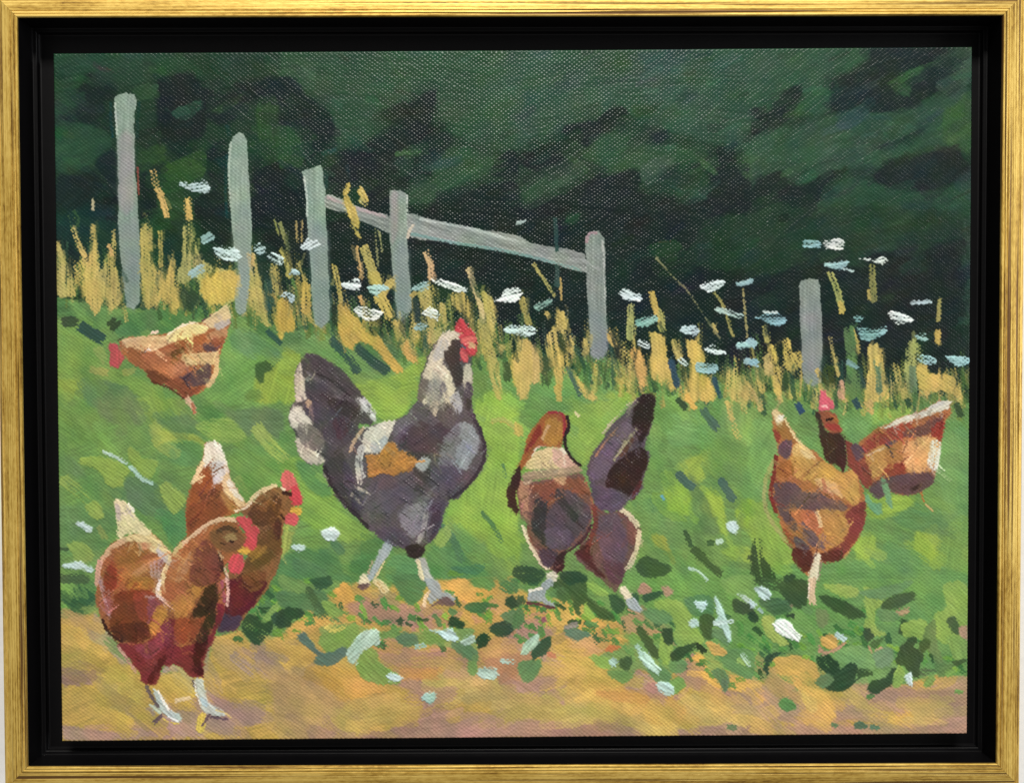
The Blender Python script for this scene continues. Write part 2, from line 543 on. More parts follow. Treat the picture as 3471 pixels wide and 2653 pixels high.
def run(text, tone=1.0, sat=1.0, fdef=0.0, rag=1.0, lift=0.0, vdef=None, chalk=0.08, ddef=0.0, dscale=1.0):
    """the drawing: T col row = tile of the drawing grid, # = part, s width colour points = stroke, p colour points = patch"""
    global cur_part
    tile, each, key = (0, 0), False, None
    def hexcol(h):          # the greens of this palette lean to yellow ochre
        r, g, b_ = [int(h[i:i + 2], 16) / 255.0 for i in (0, 2, 4)]
        if g > r and g > b_ and g > 0.24 and (g - min(r, b_)) / g > 0.28 and b_ < 0.62:
            k = min((g - 0.24) / 0.2, 1.0)
            r, g, b_ = r + 0.31 * k * (g - r), g * (1 - 0.01 * k), b_ + 0.15 * k * (g - b_)
        if r > g > b_ and b_ < 0.36 and g > 0.5:      # dry-grass ochre, a little chalky
            b_ += chalk * (g - b_); g += 0.16 * chalk; r -= 0.08 * chalk
        c = np.array([r, g, b_], dtype=np.float32) * tone
        if lift and c.max() < 0.17:
            c = c * (1 - lift) + np.array([0.09, 0.175, 0.155], np.float32) * lift
        k = sat * (0.58 if key and key.startswith('rooster') and c.max() < 0.6 else 1.0)
        if key and key.startswith('rooster') and c.max() < 0.6: c = c * 1.1
        l = c @ np.array([0.3, 0.59, 0.11], np.float32)
        return (l + (c - l) * k).astype(np.float32)
    for line in text.strip().splitlines():
        line = line.strip()
        if not line: continue
        if line[0] == 'T':
            tile = tuple(int(v) for v in line[1:].split()); continue
        if line[0] == '#':
            key = line[1:].strip(); each = key.endswith('*'); key = key.rstrip('*').strip()
            if not each:
                if key in PART_KEYS: cur_part = PART_KEYS[key]
                else:
                    part(key); PART_KEYS[key] = cur_part
            continue
        for cmd in line.split(';'):
            tk = cmd.split()
            if not tk: continue
            opt, num, col = {}, [], None
            w = None
            k = 1
            if tk[0] == 's':
                w = float(tk[1]); k = 2
            col = hexcol(tk[k])
            for v in tk[k + 1:]:
                if v[0].isalpha():
                    if v[0] == 'c': opt['c'] = hexcol(v[1:])
                    else: opt[v[0]] = float(v[1:])
                else: num.append(float(v))
            P = to_grid(num, tile)
            if each:
                PARTS.append(key); cur_part = len(PARTS) - 1
            kw = dict(op=opt.get('o', 1.0), dry=opt.get('d', ddef) * dscale, th=opt.get('t', 0.05), col2=opt.get('c'), rag=opt.get('r', rag))
            if 'v' in opt: kw['var'] = opt['v']
            elif vdef: kw['var'] = vdef
            if 'b' in opt: kw['body'] = opt['b']
            if tk[0] == 's':
                stroke(P, w * UG, col, **kw)
            else:
                poly(P, col, ang=opt.get('a'), feather=opt.get('f', fdef) * UG, **kw)

# ------------------------------------------------------------------ block-in
TREES = '''
T 0 0
# dark_trees
p 1d3b2b f3 0 0 900 0 900 340 660 330 440 300 300 275 150 262 0 240
p 244a35 f3 8 12 100 13 130 20 104 36 84 44 60 38 40 34 30 50 30 64 10 70
p 161f23 f2 39 34 45 32 60 40 68 44 66 60 62 85 52 83 40 80 28 80 18 80 10 76 10 72 26 71 31 62 33 48
p 17191f f2 106 38 118 34 140 33 144 44 158 48 158 62 152 70 150 86 140 104 124 110 112 96 102 94 104 84 106 72 106 55
p 182027 f2 182 40 220 36 220 58 200 58 184 62 176 78 168 84 150 72 157 60 172 50
p 161d20 f2 150 105 168 95 172 120 172 150 172 168 140 168 140 150 152 140 152 115
p 17262b f2 50 112 66 105 68 130 66 168 40 168 12 168 12 130 30 125 45 128
p 151b1e f2 88 125 98 122 102 140 106 160 108 168 90 168
p 14181c f2 196 112 220 108 220 168 192 168 194 135
p 27503a f2 10 80 44 82 60 90 62 100 48 112 40 125 12 122
p 2b5139 84 45 104 42 105 50 96 57 88 56
p 22503f 120 68 144 58 146 64 138 74 124 76
p 2c5a2b 110 120 140 106 150 108 150 125 142 133 120 134 112 130
p 2b5231 f1 155 68 180 52 188 50 178 62 165 70 157 69
p 28502c f2 198 60 216 55 220 100 205 112 198 85
p 2a4f2c f2 88 104 110 98 114 110 100 122 88 122
p 254a2c f1 112 134 128 136 136 148 140 168 112 168 108 148
s 5 2c4f33 44 118 58 136
s 3 0f4350 62 60 62 76 64 92 o.7
s 4 134a58 172 90 170 82 o.7 ; s 3 0d4a4c 170 110 169 140 170 168 o.8
s 3 10403c 88 60 87 80 87 105 o.6
s 3 5a4a38 51 28 64 29 d.5
T 1 0
p 2a5239 f3 0 12 220 9 220 100 160 90 145 60 140 48 120 60 90 70 100 82 72 100 50 104 50 80 28 50 0 34
p 181d25 f2 0 36 14 42 28 56 44 68 50 78 50 90 40 100 40 116 22 120 20 108 30 98 34 88 12 80 0 80
p 25502f f1 0 84 12 86 20 100 20 120 0 122
p 14191d f2 0 124 20 122 24 140 25 168 0 168
p 151a1f f1.5 90 70 108 62 120 62 136 49 146 48 144 62 141 72 144 82 158 92 160 96 152 108 140 112 141 128 128 126 120 132 118 140 100 138 102 150 100 168 80 160 70 140 58 140 46 150 44 130 50 112 58 106 72 102 84 96 100 88 112 82 100 76
s 5 2f5f38 108 108 130 105
p 1d4033 f1 108 112 124 112 122 124 108 122
p 1f3c27 f1 74 128 86 126 92 134 84 142 76 138
p 2a5538 f3 160 100 196 110 196 124 160 140 142 150 122 165 120 140 142 130 142 116
p 141b1f f1.5 205 110 220 106 220 130 205 130 196 124
p 13191d f1.5 144 152 160 146 180 140 200 134 220 134 220 168 140 168 132 165
s 5 23544f 40 108 52 104 o.8 ; s 4 1c4a50 62 118 64 130 o.6 ; s 4 1e4c48 42 122 43 140 o.7
s 9 2f5354 144 108 148 118 o.5
s 6 1d3d2c 172 156 188 154 o.7
T 2 0
p 2c5540 f4 0 9 220 8 220 95 150 90 120 80 100 66 60 78 20 96 0 100
p 2e4c4b f4 110 14 150 11 160 20 150 30 120 34 108 28 o.8
p 2c5138 f3 60 16 100 12 100 30 70 34
p 324e2c f2 54 62 78 60 78 74 56 76 o.6 ; p 33502e f2 108 62 126 62 126 74 112 74 o.6
p 161b22 f1.2 42 90 48 80 62 78 76 78 80 70 88 64 98 63 104 70 98 74 88 76 82 86 78 94 66 102 60 98 50 95
p 14191d f1.2 0 110 14 106 30 98 40 102 44 110 42 116 30 120 20 124 6 118 0 116
p 161c20 f1.2 10 154 28 150 46 144 60 136 76 126 92 124 108 120 116 126 116 134 112 144 120 148 150 152 175 152 180 130 172 120 156 122 160 116 172 116 182 122 190 120 186 106 188 100 194 102 196 108 206 104 220 96 220 168 60 168 68 162 96 158 96 150 76 146 60 150 50 158 36 168 16 168
p 1d2c2e f2 122 88 136 84 142 92 132 98
p 2b5637 f2 80 86 120 98 150 100 170 112 150 118 116 122 88 122 62 112 60 104 70 102
s 6 2f5f38 172 114 186 126
s 6 2a5a33 50 110 66 124 ; s 4 3a6a48 44 106 56 96 o.7
p 23483c f1 136 132 152 140 172 142 178 154 160 150
p 294e37 154 165 162 157 168 160 166 168
p 3b5d48 f1.5 116 118 140 110 150 116 136 126 126 136 118 134 o.8
p 33583f f1.5 18 130 40 124 60 114 62 126 50 132 26 146 10 150 o.8
s 4 2f5a48 76 153 98 152
p 2f5a38 f1.5 206 110 220 106 220 132 208 124
T 3 0
p 2d563f f4 0 9 110 9 104 24 80 36 72 48 72 68 44 74 28 82 10 90 0 90
p 2e5640 f4 0 88 30 82 80 68 110 70 150 64 200 46 202 100 180 100 150 106 120 118 90 122 60 130 34 134 28 122 8 128 0 140
p 1c2025 f1.2 0 66 14 68 26 54 38 44 46 47 44 56 40 70 28 80 10 88 0 90
p 1e2226 f1.2 110 10 180 9 186 20 186 34 182 46 160 56 148 64 130 68 108 69 104 62 90 66 74 68 72 50 74 40 84 34 100 26 108 18
p 2b3f3a f1 82 54 104 44 122 34 116 44 96 54 o.8
s 7 2f5e38 128 44 150 32 176 22 d.2
p 2c5237 f1 130 42 146 44 146 54 134 52
p 3a5c48 f1.5 188 14 204 10 203 40 196 44 188 36
p 2f5c35 f2 178 70 190 60 203 50 203 104 190 102 178 96
p 201f24 f1.2 112 130 124 118 140 112 160 106 180 102 192 106 203 120 203 130 190 134 170 140 146 144 126 138
p 1e2226 f1.2 8 130 28 124 34 136 50 136 62 128 74 122 84 124 70 134 64 146 62 164 46 166 36 156 20 152 0 160 0 142
p 1f2c2d f1.5 116 102 134 94 152 86 160 84 154 92 130 102 118 106
p 304d4f f2 84 72 104 62 108 72 92 84 78 82 o.9
p 274f38 f2 66 146 90 130 112 134 126 142 180 140 203 136 203 168 66 168
p 2c4a48 f2 190 130 204 124 204 150 188 140 o.6
T 0 1
p 1a3833 f3 10 -4 68 -4 68 44 30 60 10 40
p 13292b f1.5 10 18 24 22 32 40 34 56 28 64 22 46 14 30
p 15201f f2 148 0 174 0 176 24 160 24 148 14 ; p 141a1c f2 194 0 220 0 220 30 206 34 196 20
p 1f4a2e f1 100 6 108 6 110 40 102 40 ; p 1a3a30 f1.5 110 20 128 20 128 40 114 44
p 20402c f2 48 10 66 20 66 50 56 40 o.7
T 1 1
p 14191b f3 -10 -6 220 -6 220 60 190 60 120 64 60 70 40 50 -10 40
p 172a26 f3 -10 50 50 60 120 70 200 76 220 80 220 140 200 130 150 100 100 100 50 90 -10 90
p 19302a f2 120 30 160 30 170 60 124 60 o.7
T 2 1
p 131b1c f3 -4 -6 220 -6 220 130 -4 110
p 1f3a29 f2 180 0 220 0 220 40 196 48 170 44 158 36 160 30
p 20442a 124 24 150 20 152 30 148 38 136 42 128 36
s 2 5a4a38 132 22 144 21 d.6
p 172a2a f3 84 30 120 60 160 90 200 110 150 120 90 100 o.8
p 1f4530 f1 46 -4 60 -4 56 4 46 4 
T 3 1
p 1b1c20 f3 -4 40 203 10 203 130 203 140 -4 140
p 243f2f f2 -4 -4 200 -4 203 60 190 30 176 26 164 28 150 36 124 30 100 34 110 44 84 44 60 36 40 44 20 52 -4 54
p 28442c f2 80 14 110 10 116 26 96 32 o.7
p 2c4639 f2.5 190 0 204 0 204 130 196 120 198 60
p 221b1f f2 164 28 180 24 190 34 186 60 160 60 154 44
p 22362b f1 100 84 120 70 138 60 138 68 120 78 106 90 o.8 ; s 6 2f4f35 122 75 130 72 o.6
p 20382c f1.5 0 76 20 72 24 84 0 86 o.8 ; p 203a33 f1.5 136 44 152 36 160 34 164 46 150 52 140 52 o.8
p 22302b f2 186 110 204 100 204 160 190 160 o.8
'''
MEADOW = '''
T 0 1
# meadow
p 5a9444 f2 0 72 20 74 60 82 110 84 150 82 200 90 240 100 290 112 350 120 400 128 470 130 500 146 560 150 620 152 680 160 760 160 800 164 870 168 870 520 0 520
p 3f7b3e f2 10 72 60 90 110 84 145 84 140 96 110 108 70 106 60 98 10 90
p 5a9a48 f2 24 76 36 78 42 92 30 92 ; p 4f9548 f1 108 64 114 74 112 84 104 84
p 6a9b40 f3 10 105 50 118 60 130 70 140 95 150 105 165 100 168 10 168
p 7aa038 f2 12 150 40 152 42 168 12 168
p 537f49 f1.5 40 152 60 150 82 160 84 168 40 168
p 3c7c3f f2 80 88 140 86 150 90 128 98 112 106 70 108 66 98
p 5f9e46 f2 170 105 190 100 220 118 220 168 150 168 160 130
p 84a636 f2 200 140 220 130 220 168 196 168
p 4f8d50 f1.5 172 110 185 100 210 115 220 126 190 125 175 122
p 5a8a3a f1.5 190 160 200 158 204 168 186 168
p 3f7a3c f1.5 186 80 196 80 206 100 220 112 210 114 190 98
T 1 1
p 3f7040 f3 -2 96 40 90 60 110 90 110 130 100 150 96 150 130 120 128 90 140 60 130 20 118 -2 116 o.7
p 57934a f1.5 24 104 46 100 58 115 80 130 95 148 80 144 50 132 20 118
p 7aa436 f2 0 126 18 126 14 150 14 168 0 168
p 7ca83a f2 100 148 130 130 140 128 130 150 125 168 78 168 70 152
p 5a8c3e f2 180 120 200 160 205 168 180 168
T 2 1
p 579a4a f2 62 128 80 126 104 140 118 156 150 162 150 168 20 168 14 156 60 140
p 7fab3a f2 90 158 115 155 130 168 85 168
T 3 1
p 5a8a3e f2 40 150 64 152 80 158 120 166 170 166 200 166 200 172 20 172
T 0 2
p 5f7f4a f2 40 0 85 0 95 20 60 22 50 10
p 5f9440 f3 10 -4 40 0 50 12 60 24 40 40 12 40
p 739c3f f1.5 85 0 130 0 135 10 120 30 148 36 148 50 130 38 104 44 102 28 90 20
p 56804a f1.5 104 20 130 14 145 20 146 32 132 34 115 28
p 8ca242 f1 102 28 120 30 145 34 148 42 120 38 103 44
p 4b8b47 f1.5 105 44 125 38 146 42 144 60 120 60 108 52
p 4a8c3e f1.5 138 5 150 4 170 10 160 20 142 20
p 6a9f3c f2 142 22 175 18 188 36 186 46 170 40 150 34
p 587f4e f2 168 12 186 8 220 10 220 40 200 24 190 36 180 22
p 5a9440 f2 172 46 220 56 220 80 200 86 186 96 178 70
p 58894b f1.5 12 45 36 65 40 75 20 66 12 55
p 4d7b50 f2 78 72 100 76 106 82 110 96 118 106 100 110 84 100 74 88
p 3c8a48 f1.5 108 108 130 104 134 130 128 140 118 135 112 122
p 4f8648 f3 12 100 60 104 66 124 50 140 14 140
p 437f46 f2 60 82 76 84 74 94 64 92
T 1 2
p 4c8a42 f2 0 30 15 40 18 60 0 60
p 6ba33c f2 0 56 40 62 55 95 75 115 85 130 50 130 25 115 15 100
p 94a846 f1 2 118 16 118 8 140 1 150
p 468a46 f2 14 58 36 62 48 84 40 90 24 80
p 80b23c f2 80 0 120 0 110 18 94 19
p 7cb23c f2.5 180 0 220 0 220 130 200 130 160 118 150 130 152 112 162 92 188 66 192 45 180 15
p 3f8046 f2 0 148 20 138 50 140 60 160 70 168 0 168
p 3f7f40 f1.2 70 140 84 130 96 130 86 150 76 160 64 160
p 4a9150 f1.2 100 150 116 142 126 150 132 168 100 168
p 488a48 f1.5 140 140 160 126 175 150 190 156 190 168 140 168
p 74a838 f2 190 120 220 120 220 160 200 150
T 2 2
p 78aa3e f2 48 10 100 0 88 30 70 54 60 60 50 48 48 30
p 5f9f52 f2 140 15 170 14 185 30 180 40 150 44 140 35
p 6f9f4a f2 195 0 220 0 220 40 204 40 196 20
p 88ae3c f2 150 60 175 50 180 66 165 80 152 68
p 7cb036 f1.5 140 80 160 84 164 104 150 108 140 100
p 84b034 f1.5 172 92 186 84 194 100 196 125 185 120 178 108
p 7eb030 f1.5 205 100 220 92 220 120 206 112
p 4a8c4a f1.5 108 96 138 92 135 110 116 108
p 5a9248 f2 116 108 150 105 160 118 150 140 120 136
p 567f45 f2 160 70 172 80 190 120 175 125 165 105 o.8
p 97a438 f1 124 128 138 126 142 140 132 138
p 5a8a40 f2 160 150 200 130 220 150 220 168 150 168 o.7
p 7aa83c f2 190 140 214 136 220 150 200 150
T 3 2
p 63a14d f2 0 20 60 40 55 50 30 60 10 90 0 90
p 5fa152 f1.5 84 20 115 12 100 40 90 36
p 7aaa3c f2 0 90 30 120 40 160 10 150 0 140
p 86b040 f2 120 6 150 10 130 20 112 22
p 5d9950 f2 170 40 202 30 202 110 180 95
p 88b238 f1.5 152 122 168 120 174 132 166 150 154 148 150 135
p 4f8b4c f2 110 144 140 140 160 160 155 168 90 168 95 150
p 7caa3c f1.5 98 124 115 126 110 146 98 150
p 4f8849 f2 130 100 160 96 190 110 180 125 140 118
p 82ae38 f2 104 90 150 90 140 104 110 110
p 6a9f44 f2 180 120 202 110 202 166 176 166
T 0 3
p 2f5f3a f1 14 4 40 -2 48 4 47 24 40 30 30 33 20 24
p 62a245 f1 12 -4 28 -2 26 10 16 12 ; p 5a9d40 f.6 12 22 24 24 20 33 14 33
p 3f8240 f1.5 200 12 222 -4 222 30 200 26 186 32
T 3 3
p 559548 f2 0 -6 200 -6 200 84 170 90 130 100 100 96 70 100 60 90 60 72 30 66 16 80 16 90 0 96
T 2 3
p 589a44 f2 90 -6 222 -6 222 92 200 88 176 70 166 60 150 84 130 92 112 80 92 96 84 80 66 72 78 62 100 52 112 40 128 38 112 20 96 8
'''
PATH = '''
T 0 3
# dirt_path
p bb9442 f2 10 34 30 36 48 28 60 60 90 90 150 80 160 52 182 46 196 62 220 50 250 30 280 10 300 0 310 16 330 0 420 -2 450 12 460 20 500 32 540 36 540 52 560 70 590 84 610 70 640 96 680 92 700 104 740 100 800 96 830 88 870 92 870 160 0 160
p 957868 f.8 16 86 40 84 46 96 30 98 16 96
p 9b7f71 f1.5 130 118 170 108 200 118 220 130 200 134 160 140 130 146 20 148 14 134 60 140 100 134
p 9a7f72 f1.2 200 62 220 68 220 84 206 92 196 80
p 95806c f1 80 120 98 118 102 126 86 128 ; p a09062 f1 50 98 66 96 72 104 58 108 ; p a09458 f1 62 118 78 114 76 120 66 122
p 9c8a78 f.8 46 30 54 38 70 62 92 92 88 94 60 66 46 46 o.8 ; p 9c8676 f.6 150 54 158 52 152 72 154 92 160 110 154 112 148 90 148 70 o.8
p 98887a f.8 112 80 120 78 138 90 136 94 120 84 108 90
p 9f8268 f1 22 34 36 36 30 44 24 40
p c9a04a f2 20 44 50 50 60 70 40 80 18 70 o.8 ; p c8a24c f2 40 84 70 80 90 96 84 110 60 108 o.7
p b08f5a f2 160 60 190 66 196 84 176 84 160 76 o.6
T 1 3
p b08a56 f2 0 60 60 76 100 110 60 140 0 148
p cb9c46 f1 0 60 30 64 36 70 28 78 10 80 0 78 ; p c8963f f1.2 30 80 60 76 80 92 96 104 80 114 50 106 ; p d09f48 f.6 8 44 26 30 40 34 42 50 34 56 20 52 8 54
p a97e69 f1 70 20 90 10 110 20 140 24 158 34 140 44 126 50 108 42 84 44 74 34
p a07a6a f2 100 92 140 90 150 110 160 130 130 146 100 140 130 122 130 108 110 100
p b9974c f1.2 60 116 96 108 128 116 132 124 124 132 110 136 90 132 70 140 52 138
p a28269 f1.2 20 138 50 130 50 147 20 148
p b99a55 f1.5 140 90 170 70 180 84 220 100 220 126 190 118 160 108
p cc8c46 f1 118 76 140 76 146 88 130 90 ; p a87e68 f1.2 92 54 116 52 130 66 160 60 176 78 150 72 130 78 112 80 100 70
p b08868 f1 158 60 180 80 176 96 150 84 o.7
p 9a8458 f1 84 8 104 10 112 22 96 30 88 24
p d2993f f.5 55 4 62 2 68 14 66 28 52 18 46 14 ; p da9e49 f.4 160 12 180 8 204 8 204 16 190 20 166 20 ; p cb9648 f.4 164 28 180 30 194 40 190 46 176 40
p d29c48 f.5 154 2 172 -2 176 8 162 14
p b2826b f1 190 20 208 12 212 24 200 34 188 32 ; p b57e5e f1.5 186 60 220 48 220 100 200 90 190 80
p c49a50 f1 190 64 220 58 220 68 200 72 o.7
p 8f7a68 f1.2 204 88 220 86 220 106 206 100 o.6
p a27e6c f2 130 120 200 128 220 134 220 147 60 147 130 138
T 2 3
p b99b51 f2 0 104 40 96 70 96 100 110 150 112 170 100 190 110 220 110 220 142 0 144
p a07c6a f1.5 0 130 60 132 120 138 120 146 0 146 ; p a07e6c f1.5 140 140 190 134 220 132 220 146 140 146
p c9a049 f1.5 30 70 60 70 90 92 110 106 150 112 160 120 140 136 110 130 80 118 50 100 34 86
p cb9048 f1 66 90 90 100 130 106 150 116 120 116 90 112 72 106
p a88471 f1 0 90 24 92 40 104 44 116 30 106 0 104 ; p a88470 f.6 8 30 24 36 34 50 30 60 24 90 18 92 24 74 0 64 0 46
p a88470 f.8 100 100 110 80 116 78 120 90 128 98 140 108 120 106
p a9806c f.6 150 84 164 68 168 72 162 90 160 104 150 112 146 108 158 98
p d2a24a f.4 12 24 30 26 40 18 54 22 56 38 44 46 36 42 26 32 ; p d29d48 f.4 58 36 70 34 96 46 98 56 90 62 80 58 60 46 ; p cc9b48 f.6 36 50 56 56 64 64 52 66 34 60
p bc945f f.4 62 54 74 50 86 60 76 68 64 64
p d29d48 f.5 164 70 180 70 190 78 184 88 180 104 168 100 164 84 ; p ddb638 f.4 164 80 172 90 166 92
p cd9c48 f.8 198 88 220 92 220 106 200 100 ; p aa8962 f.6 94 36 112 30 130 40 140 44 130 52 104 50 98 46
p a4836a f1.5 190 100 220 108 220 122 200 116
T 3 3
p a9866f f2 0 105 30 120 60 130 110 130 150 136 200 146 201 90 180 90 160 100 120 104 60 110
p a8846e f2 0 136 200 136 200 146 0 148
p c99d48 f.8 16 80 22 72 40 70 56 74 62 86 70 100 60 100 44 90 24 88 ; p d1a14a f.8 36 88 50 92 66 102 76 114 77 130 68 134 56 130 48 110 40 98 ; p c0a253 f1 44 104 60 110 56 128 44 122
p c09d55 f1.5 84 104 100 100 114 106 140 112 160 110 180 112 188 124 176 132 150 134 120 136 100 122 90 112 ; p ca9b48 f1 110 122 140 120 150 130 136 136 118 132
p a4806c f1.5 110 104 140 98 148 106 130 114 114 108 ; p a4846d f1.5 0 110 22 110 40 124 44 134 20 130 0 124
p cb9b48 f.6 0 96 10 98 10 112 0 116 ; p b1915d f1 14 90 30 92 40 100 24 108 12 104
p b99550 f1 0 132 20 136 22 142 0 142
p ad8f68 f1 92 94 106 90 108 100 96 102
'''

# ------------------------------------------------------------------ the fence, the dry grass, the flowers
FENCE = '''
T 0 0
# fence_post_1
p 9dada3 v.1 b.35 a90 65 56 68 53 76 51 84 53 86 58 84 75 84 100 85 125 87 145 88 168 90 210 89 230 89 246 84 252 77 250 74 235 72 215 70 190 69 168 69 140 68 115 67 90 67 70
p a9a4a6 f3 b.35 a90 70 90 82 90 84 130 82 160 71 160 69 120 o.7
p 8f9c97 f4 b.35 a90 71 175 87 175 88 244 78 248 74 215 o.8
s 2 7f4f48 87 120 88 146 d.6 ; s 2 c8d2ca 66 60 67 76 68 90 d.3
# fence_post_2
p a3b3a8 v.1 b.35 a90 173 98 176 92 181 88 186 89 189 96 190 115 191 140 193 168 193 200 191 235 188 254 183 257 178 254 178 240 181 222 177 195 174 168 172 140 171 115
p 93a09b f4 b.35 a90 176 180 190 180 189 250 180 252 180 220 o.8
s 2 c6d0c6 174 96 172 120 173 160 d.5
T 1 0
# fence_post_3
p a0b2a6 v.1 b.4 a88 20 124 28 121 38 118 40 124 42 145 43 168 44 190 45 220 46 236 46 262 38 270 32 266 30 250 29 225 28 205 26 185 25 168 25 145 22 132
p 909d9b f4 b.35 a90 28 180 43 180 45 260 34 264 30 230 o.8
s 2 d4ded4 22 128 25 150 25 166 d.5
# fence_rail
p a3a8a3 v.22 a20 43 146 60 151 80 160 101 165 102 181 90 176 76 170 60 162 43 158
p a4aaa6 v.22 a14 117 163 160 174 220 183 235 191 260 195 284 201 286 218 250 209 220 201 185 195 150 189 122 185
s 3 c0b4b4 44 148 70 158 98 166 d.4 ; s 3 8aa8a4 122 182 160 190 220 200 280 216 d.5 ; s 3 c4ccc8 130 168 180 178 230 192 d.5
# fence_post_4
p a0aea4 v.1 b.4 a90 102 142 110 141 117 144 118 168 119 200 120 220 122 238 122 252 118 260 113 264 108 258 107 238 105 222 103 198 101 178 102 160
p b0a2a6 f2 a90 103 146 109 144 109 180 103 190 o.6
p 8f9c9a f4 b.35 a90 106 200 118 195 120 254 110 258 o.8
s 2 d0d8d0 118 146 118 164 d.3 ; s 3 d8d0c0 119 182 121 178 118 186
T 2 1
# fence_post_5
p 9ba49f v.16 b.4 a90 64 18 68 12 76 11 82 17 83 30 83 60 84 90 85 120 83 127 77 131 69 127 69 110 67 85 65 60 65 40
p 8f9899 f3 b.35 a90 69 90 83 90 84 124 76 129 70 124 o.8
s 2 c8ccc8 80 20 82 50 83 80 d.5 ; s 3 b09aa0 65 22 68 14 75 13 d.3
s 3 a8aeac 62 38 72 44 78 47 d.4
T 3 1
# fence_post_6
p 9aa29e v.14 b.35 a90 45 58 61 57 63 70 65 90 65 120 64 152 56 155 49 153 46 140 45 110 44 80
p 8f9795 f3 b.35 a90 46 110 64 110 63 150 52 152 o.7
'''
